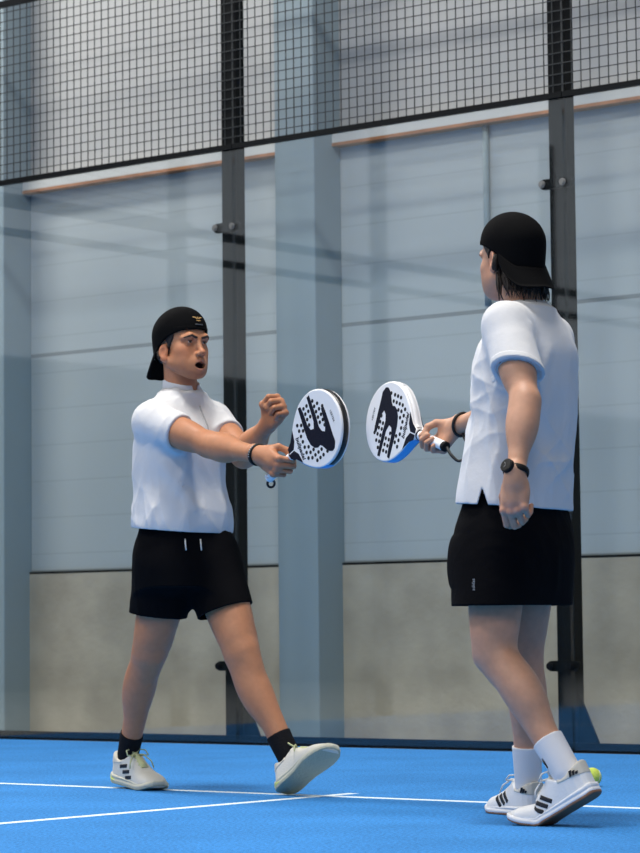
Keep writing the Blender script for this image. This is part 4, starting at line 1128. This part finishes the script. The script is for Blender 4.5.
# hair: cropped layer plus longer locks over the nape
hair = Sdf().u(off(HS, -.006), 0)
hair.i(lambda P: (lambda q: np.maximum(np.maximum(q[:, 1]-np.where(q[:, 2] > .0, .028+.3*q[:, 2], -.012+.0*q[:, 2])+.25*np.clip(-q[:, 2], 0, 1), -.055-q[:, 2]+np.maximum(q[:, 1]+.03, 0)*1.4), q[:, 2]-.07).astype(F32))(H.inv(P)), .003)
hair.s(H.ell((.08, -.008, .0), (.02, .021, .036)), .003).s(H.ell((-.08, -.008, .0), (.02, .021, .036)), .003)
make('hair', hair, H.o-.13, H.o+.13, .0024, M['hairb'], tR)
hairR = [o for o in tR.children if o.name.startswith('hair')][-1]
rnd = random.Random(5); mb = MB()
for i in range(170):
    a = math.radians(rnd.uniform(-88, 88)); r0 = rnd.uniform(.82, .95)
    bx, by = .078*math.sin(a)*r0, -.014-.097*math.cos(a)*r0
    z0 = rnd.uniform(-.050, -.015); Ln = rnd.uniform(.045, .088)*(1.0 if abs(a) < 1.6 else .75)
    back = nrm((math.sin(a)*.55, -math.cos(a), 0)); cur = rnd.uniform(-.022, .022); out_ = rnd.uniform(.0, .016)
    pts = []
    for t in np.linspace(0, 1, 7):
        p = np.array([bx, by, z0])+np.array([0, 0, -Ln*t])+back*(out_*math.sin(t*2.4)+.012*t)+np.array([back[1], -back[0], 0])*cur*t*t
        if abs(a) > 1.0: p[1] -= .018*t; p[0] *= 1-.18*t
        pts.append(H.p(*p))
    mb.tube(pts, [.0034, .0036, .0034, .003, .0024, .0016, .0005], 6)
mb.build('nape_locks', M['hairb'], hairR, True)
build_cap(tR, H, False, .98, .003, [-.036, -.032, .016, .042, .052, .055, .056])
# shirt
shirtA = Sdf()
ss = [(.905, -.026, .0, .202, .148, 141), (.95, -.024, .0, .200, .147, 141), (1.05, -.014, .0, .192, .140, 141), (1.18, .004, .0, .184, .134, 141), (1.30, .012, .0, .186, .134, 141), (1.40, .020, .0, .170, .122, 141), (1.455, .024, .0, .130, .098, 141), (1.505, .028, 0, .075, .066, 141)]
shirtA.u(p_loft(ss, 2.3), 0)
for a in (sL, sR): shirtA.u(p_cap(np.array((.026, 0, 1.482)), a+np.array((0, 0, .004)), .056, .060), .05)
lD = nrm(eL-sL); rD = nrm(eR-sR); sl = sL+(eL-sL)*.62; sr = sR+(eR-sR)*.55
hn = nrm(lD+np.array((-.35, 0, -.1)))
sleeve(shirtA, sL, eL, .62, .068, .077, hn); sleeve(shirtA, sR, eR, .55, .062, .068)
shirtA.d(cloth_noise(.0062, 8, (20, 20, 10)))
shirtA.d(ridges([((.02, -.17, 1.46), (-.02, -.19, 1.30), .016, .006), ((.09, -.13, 1.40), (.02, -.17, 1.22), .020, .007), ((.05, -.16, 1.30), (.10, -.12, 1.05), .022, .006), ((-.14, -.08, 1.30), (-.15, -.08, 1.05), .018, .006),
                ((-.17, -.02, 1.20), (-.13, -.1, .98), .018, .007), ((.02, -.17, 1.12), (-.04, -.16, .96), .020, .006), ((.14, -.03, 1.25), (.13, -.07, 1.0), .020, .006), ((.10, -.12, 1.12), (.05, -.15, .95), .018, .005)]))
sh_ = Sdf().u(shell(shirtA, .007), 0)
# straight hem with a short side vent
sh_.i(p_plane((0, 0, .918), (-.07, .03, -1)))
sleeve_open(sh_, sl, lD, .077); sleeve_open(sh_, sr, rD, .068)
vent = np.array((-.118, -.125, 0)); 
sh_.s(lambda P: np.maximum(np.maximum(np.abs(P[:, 0]+.130)-.30*np.clip(.972-P[:, 2], 0, 1), P[:, 2]-.972), P[:, 1]+.03).astype(F32), .001)
nk0 = np.array((.022, .0, 1.44)); nk1 = H.p(0, -.02, -.05)
sh_.s(p_cap(nk0, nk1+(nk1-nk0)*.3, .060, .063), .004)
shirtR = make('shirt', sh_, (-.32, -.40, .88), (.30, .36, 1.60), .0035, M['shirt'], tR)
cdir = nrm(nk1-nk0); bf = np.array((-.78, .62, 0)); cf = nrm(bf-cdir*(bf@cdir)); cs = np.cross(cdir, cf)
cfr = Fr(np.array((.020, .0, 1.488)), cs, cf, cdir)
col = Sdf().u(shell(cfr.cap((0, -.004, -.03), (0, .004, .08), .0675, .063), .006), 0)
col.i(lambda P: (lambda q: np.maximum(q[:, 2]-(.032-.25*np.clip(q[:, 1], 0, 1)), -.020-.25*np.clip(q[:, 1], 0, 1)-q[:, 2]).astype(F32))(cfr.inv(P)), .003)
make('collar', col, cfr.o-.12, cfr.o+.12, .0025, M['shirt'], shirtR)
# sleeve hem band stitched near the edge
for (c_, d_, n_) in ((sl, lD, hn), (sr, rD, rD)):
    bnd = Sdf().u(off(shirtA, -.0015), 0).i(p_plane(c_-d_*.002, n_)).i(p_plane(c_-d_*.022, -n_)).i(p_cap(c_-d_*.04, c_+d_*.02, .10)).s(off(shirtA, .004), 0)
    make('sleeve_hem', bnd, c_-.12, c_+.12, .003, M['shirt'], shirtR)
gLh = np.array((-.105, -.105, .632)); gRh = np.array((.042, .085, .632))
a_s2, s_s2 = build_shorts(tR, [(.60, -.036, 0, .180, .125, 141), (.70, -.034, 0, .192, .144, 141), (.80, -.03, 0, .196, .148, 141), (.90, -.026, 0, .182, .132, 141), (.98, -.024, 0, .165, .120, 141)],
    [(hL+np.array((-.005, -.01, -.03)), gLh, .110, .108), (hR+np.array((.0, .01, -.03)), gRh, .108, .098)], [((0, 0, .629), (0, 0, -1)), ((0, 0, .629), (0, 0, -1))], .003, 21,
    [((-.20, -.05, .84), (-.20, -.05, .68), .060, .016), ((-.16, -.15, .78), (-.10, -.19, .68), .016, .007), ((-.02, -.18, .80), (-.03, -.17, .66), .016, .007), ((.10, -.10, .80), (.10, -.08, .66), .018, .006), ((.02, -.17, .86), (.08, -.14, .74), .016, .006)], .955)
shortsR = make('shorts', s_s2, (-.36, -.34, .58), (.30, .34, 1.0), .0035, M['black'], tR)
q0 = on_surface(a_s2, np.array((-.160, -.6, .690)), (0, 1, 0)); 
e_ = .01; g0 = np.array([float(a_s2((q0+d_)[None].astype(F32))[0])-float(a_s2((q0-d_)[None].astype(F32))[0]) for d_ in np.eye(3)*e_]); g0 = nrm(g0); g0 = nrm(g0*np.array((1, 1, 0)))
text_mesh('adidas', .014, 'lettering', M['print'], shortsR, frame44(q0+g0*.003, (0, 0, 1), np.cross(g0, (0, 0, 1)), g0), .0004)
lgN = leg_only(hL, kL_, aL, nrm((-.78, .55, -.2)), 1.03); lgQ = leg_only(hR, kR_, aR, nrm((-.6, .8, 0)), 1.0)
s1 = sock(tR, lgN, footN, aL, kL_, .110, M['sockw'], .006); s2 = sock(tR, lgQ, footQ, aR, kR_, .115, M['sockw'], .006)
mb = MB(); d_ = nrm(kL_-aL); p_ = on_surface(off(lgN, -.006), aL+d_*.06+np.array((-.4, -.10, -.02)), (1, .22, 0)); mb.tube([p_-d_*.018, p_, p_+d_*.014], [.002, .0045, .002], 8); mb.build('sock_mark', M['stripe'], s1, True)
CR = dict(upper=M['shoew'], tongue=M['cream'], mid=M['midw'], out=M['gum'], lining=M['cream'], stripe=M['stripe'], lace=M['lacew'], emblem=True)
build_shoe(tR, footN, -1, CR, 0.50); build_shoe(tR, footQ, +1, CR, 0.0)
# wristwatch on the left wrist, wrist cord of the racket on the right
wd = nrm(wL-eL); wc = wL-wd*.022
wt = ring(wc, wd, .0350, .0028, 'watch_strap', M['band'], tR, 3.6)
zf_ = nrm(hang.M[:, 2]-wd*(hang.M[:, 2]@wd)); zf_ = nrm(zf_+.35*hang.M[:, 1]); zf_ = nrm(zf_-wd*(zf_@wd)); xf_ = np.cross(wd, zf_)
pp = wc+zf_*.0325
mb = MB(); mb.cyl(pp, pp+zf_*.013, .0205, 28); cs_ = mb.build('watch_case', M['band'], wt, False, bevel=.0015)
mb = MB(); mb.cyl(pp+zf_*.013, pp+zf_*.0138, .0165, 28); mb.build('watch_face', M['watch'], wt)
mb = MB()
for a, ln in ((.9, .009), (2.6, .012)):
    dv = wd*math.cos(a)+xf_*math.sin(a); mb.tube([pp+zf_*.0141, pp+zf_*.0141+dv*ln], .0006, 4)
mb.build('watch_hand', M['print'], wt)
mb = MB(); mb.cyl(pp+zf_*.007+xf_*.020, pp+zf_*.007+xf_*.0235, .003, 10); mb.build('watch_crown', M['band'], wt)
wfd = nrm(wR-eR); x1 = nrm(np.cross(wfd, (0, 0, 1.0))); y1 = np.cross(wfd, x1); wcc = wR-wfd*.03
ringR = [wcc+.0345*(math.cos(a)*x1+math.sin(a)*y1)+wfd*.012*math.sin(a) for a in np.linspace(0, 2*math.pi, 28, endpoint=False)]
bt = C_R-A_R*.004
lp = [bt, bt+np.array((.012, -.02, -.025)), bt+np.array((.035, -.03, -.045)), bt+np.array((.060, -.03, -.030)), bt+np.array((.066, -.03, .0)), bt+np.array((.055, -.02, .025)), wcc-y1*.030 if y1[2] > 0 else wcc+y1*.030]
def smooth_pts(P, n=8):
    P = [np.array(p) for p in P]; P = [2*P[0]-P[1]]+P+[2*P[-1]-P[-2]]; o = []
    for i in range(1, len(P)-2):
        p0, p1, p2, p3 = P[i-1:i+3]
        for q in np.linspace(0, 1, n, endpoint=False): o.append(.5*((2*p1)+(-p0+p2)*q+(2*p0-5*p1+4*p2-p3)*q*q+(-p0+3*p1-3*p2+p3)*q**3))
    return o+[P[-2]]
racket(ROOT_R, YAW, C_R, A_R, N_R, 'all-white padel racket with blue underside held by the man seen from behind', -1, [('cord_loop', ringR, .0048), ('cord_tail', smooth_pts(lp), .0048)], 'band')

# ball resting on the turf behind the lifted heel
t = thing('padel_ball', 'yellow-green padel ball on the blue turf behind the lifted white shoe', 'ball', (.500, -2.13, .0))
bm = bmesh.new(); bmesh.ops.create_uvsphere(bm, u_segments=32, v_segments=20, radius=.0335)
me = bpy.data.meshes.new('felt'); bm.to_mesh(me); bm.free(); me.polygons.foreach_set('use_smooth', [True]*len(me.polygons)); me.transform(Matrix.Translation((0, 0, .0335)))
link('felt', me, M['ball'], t)
mb = MB(); pts = []
for a in np.linspace(0, 2*math.pi, 64, endpoint=False):
    p = np.array([math.cos(a)+.35*math.cos(3*a)*.6, math.sin(a)-.35*math.sin(3*a)*.6, 1.0*math.sin(2*a)*.75]); pts.append(nrm(p)*.0332+np.array((0, 0, .0335)))
mb.tube(pts, .0013, 6, True); mb.build('ball_seam', M['seam'], t, True)
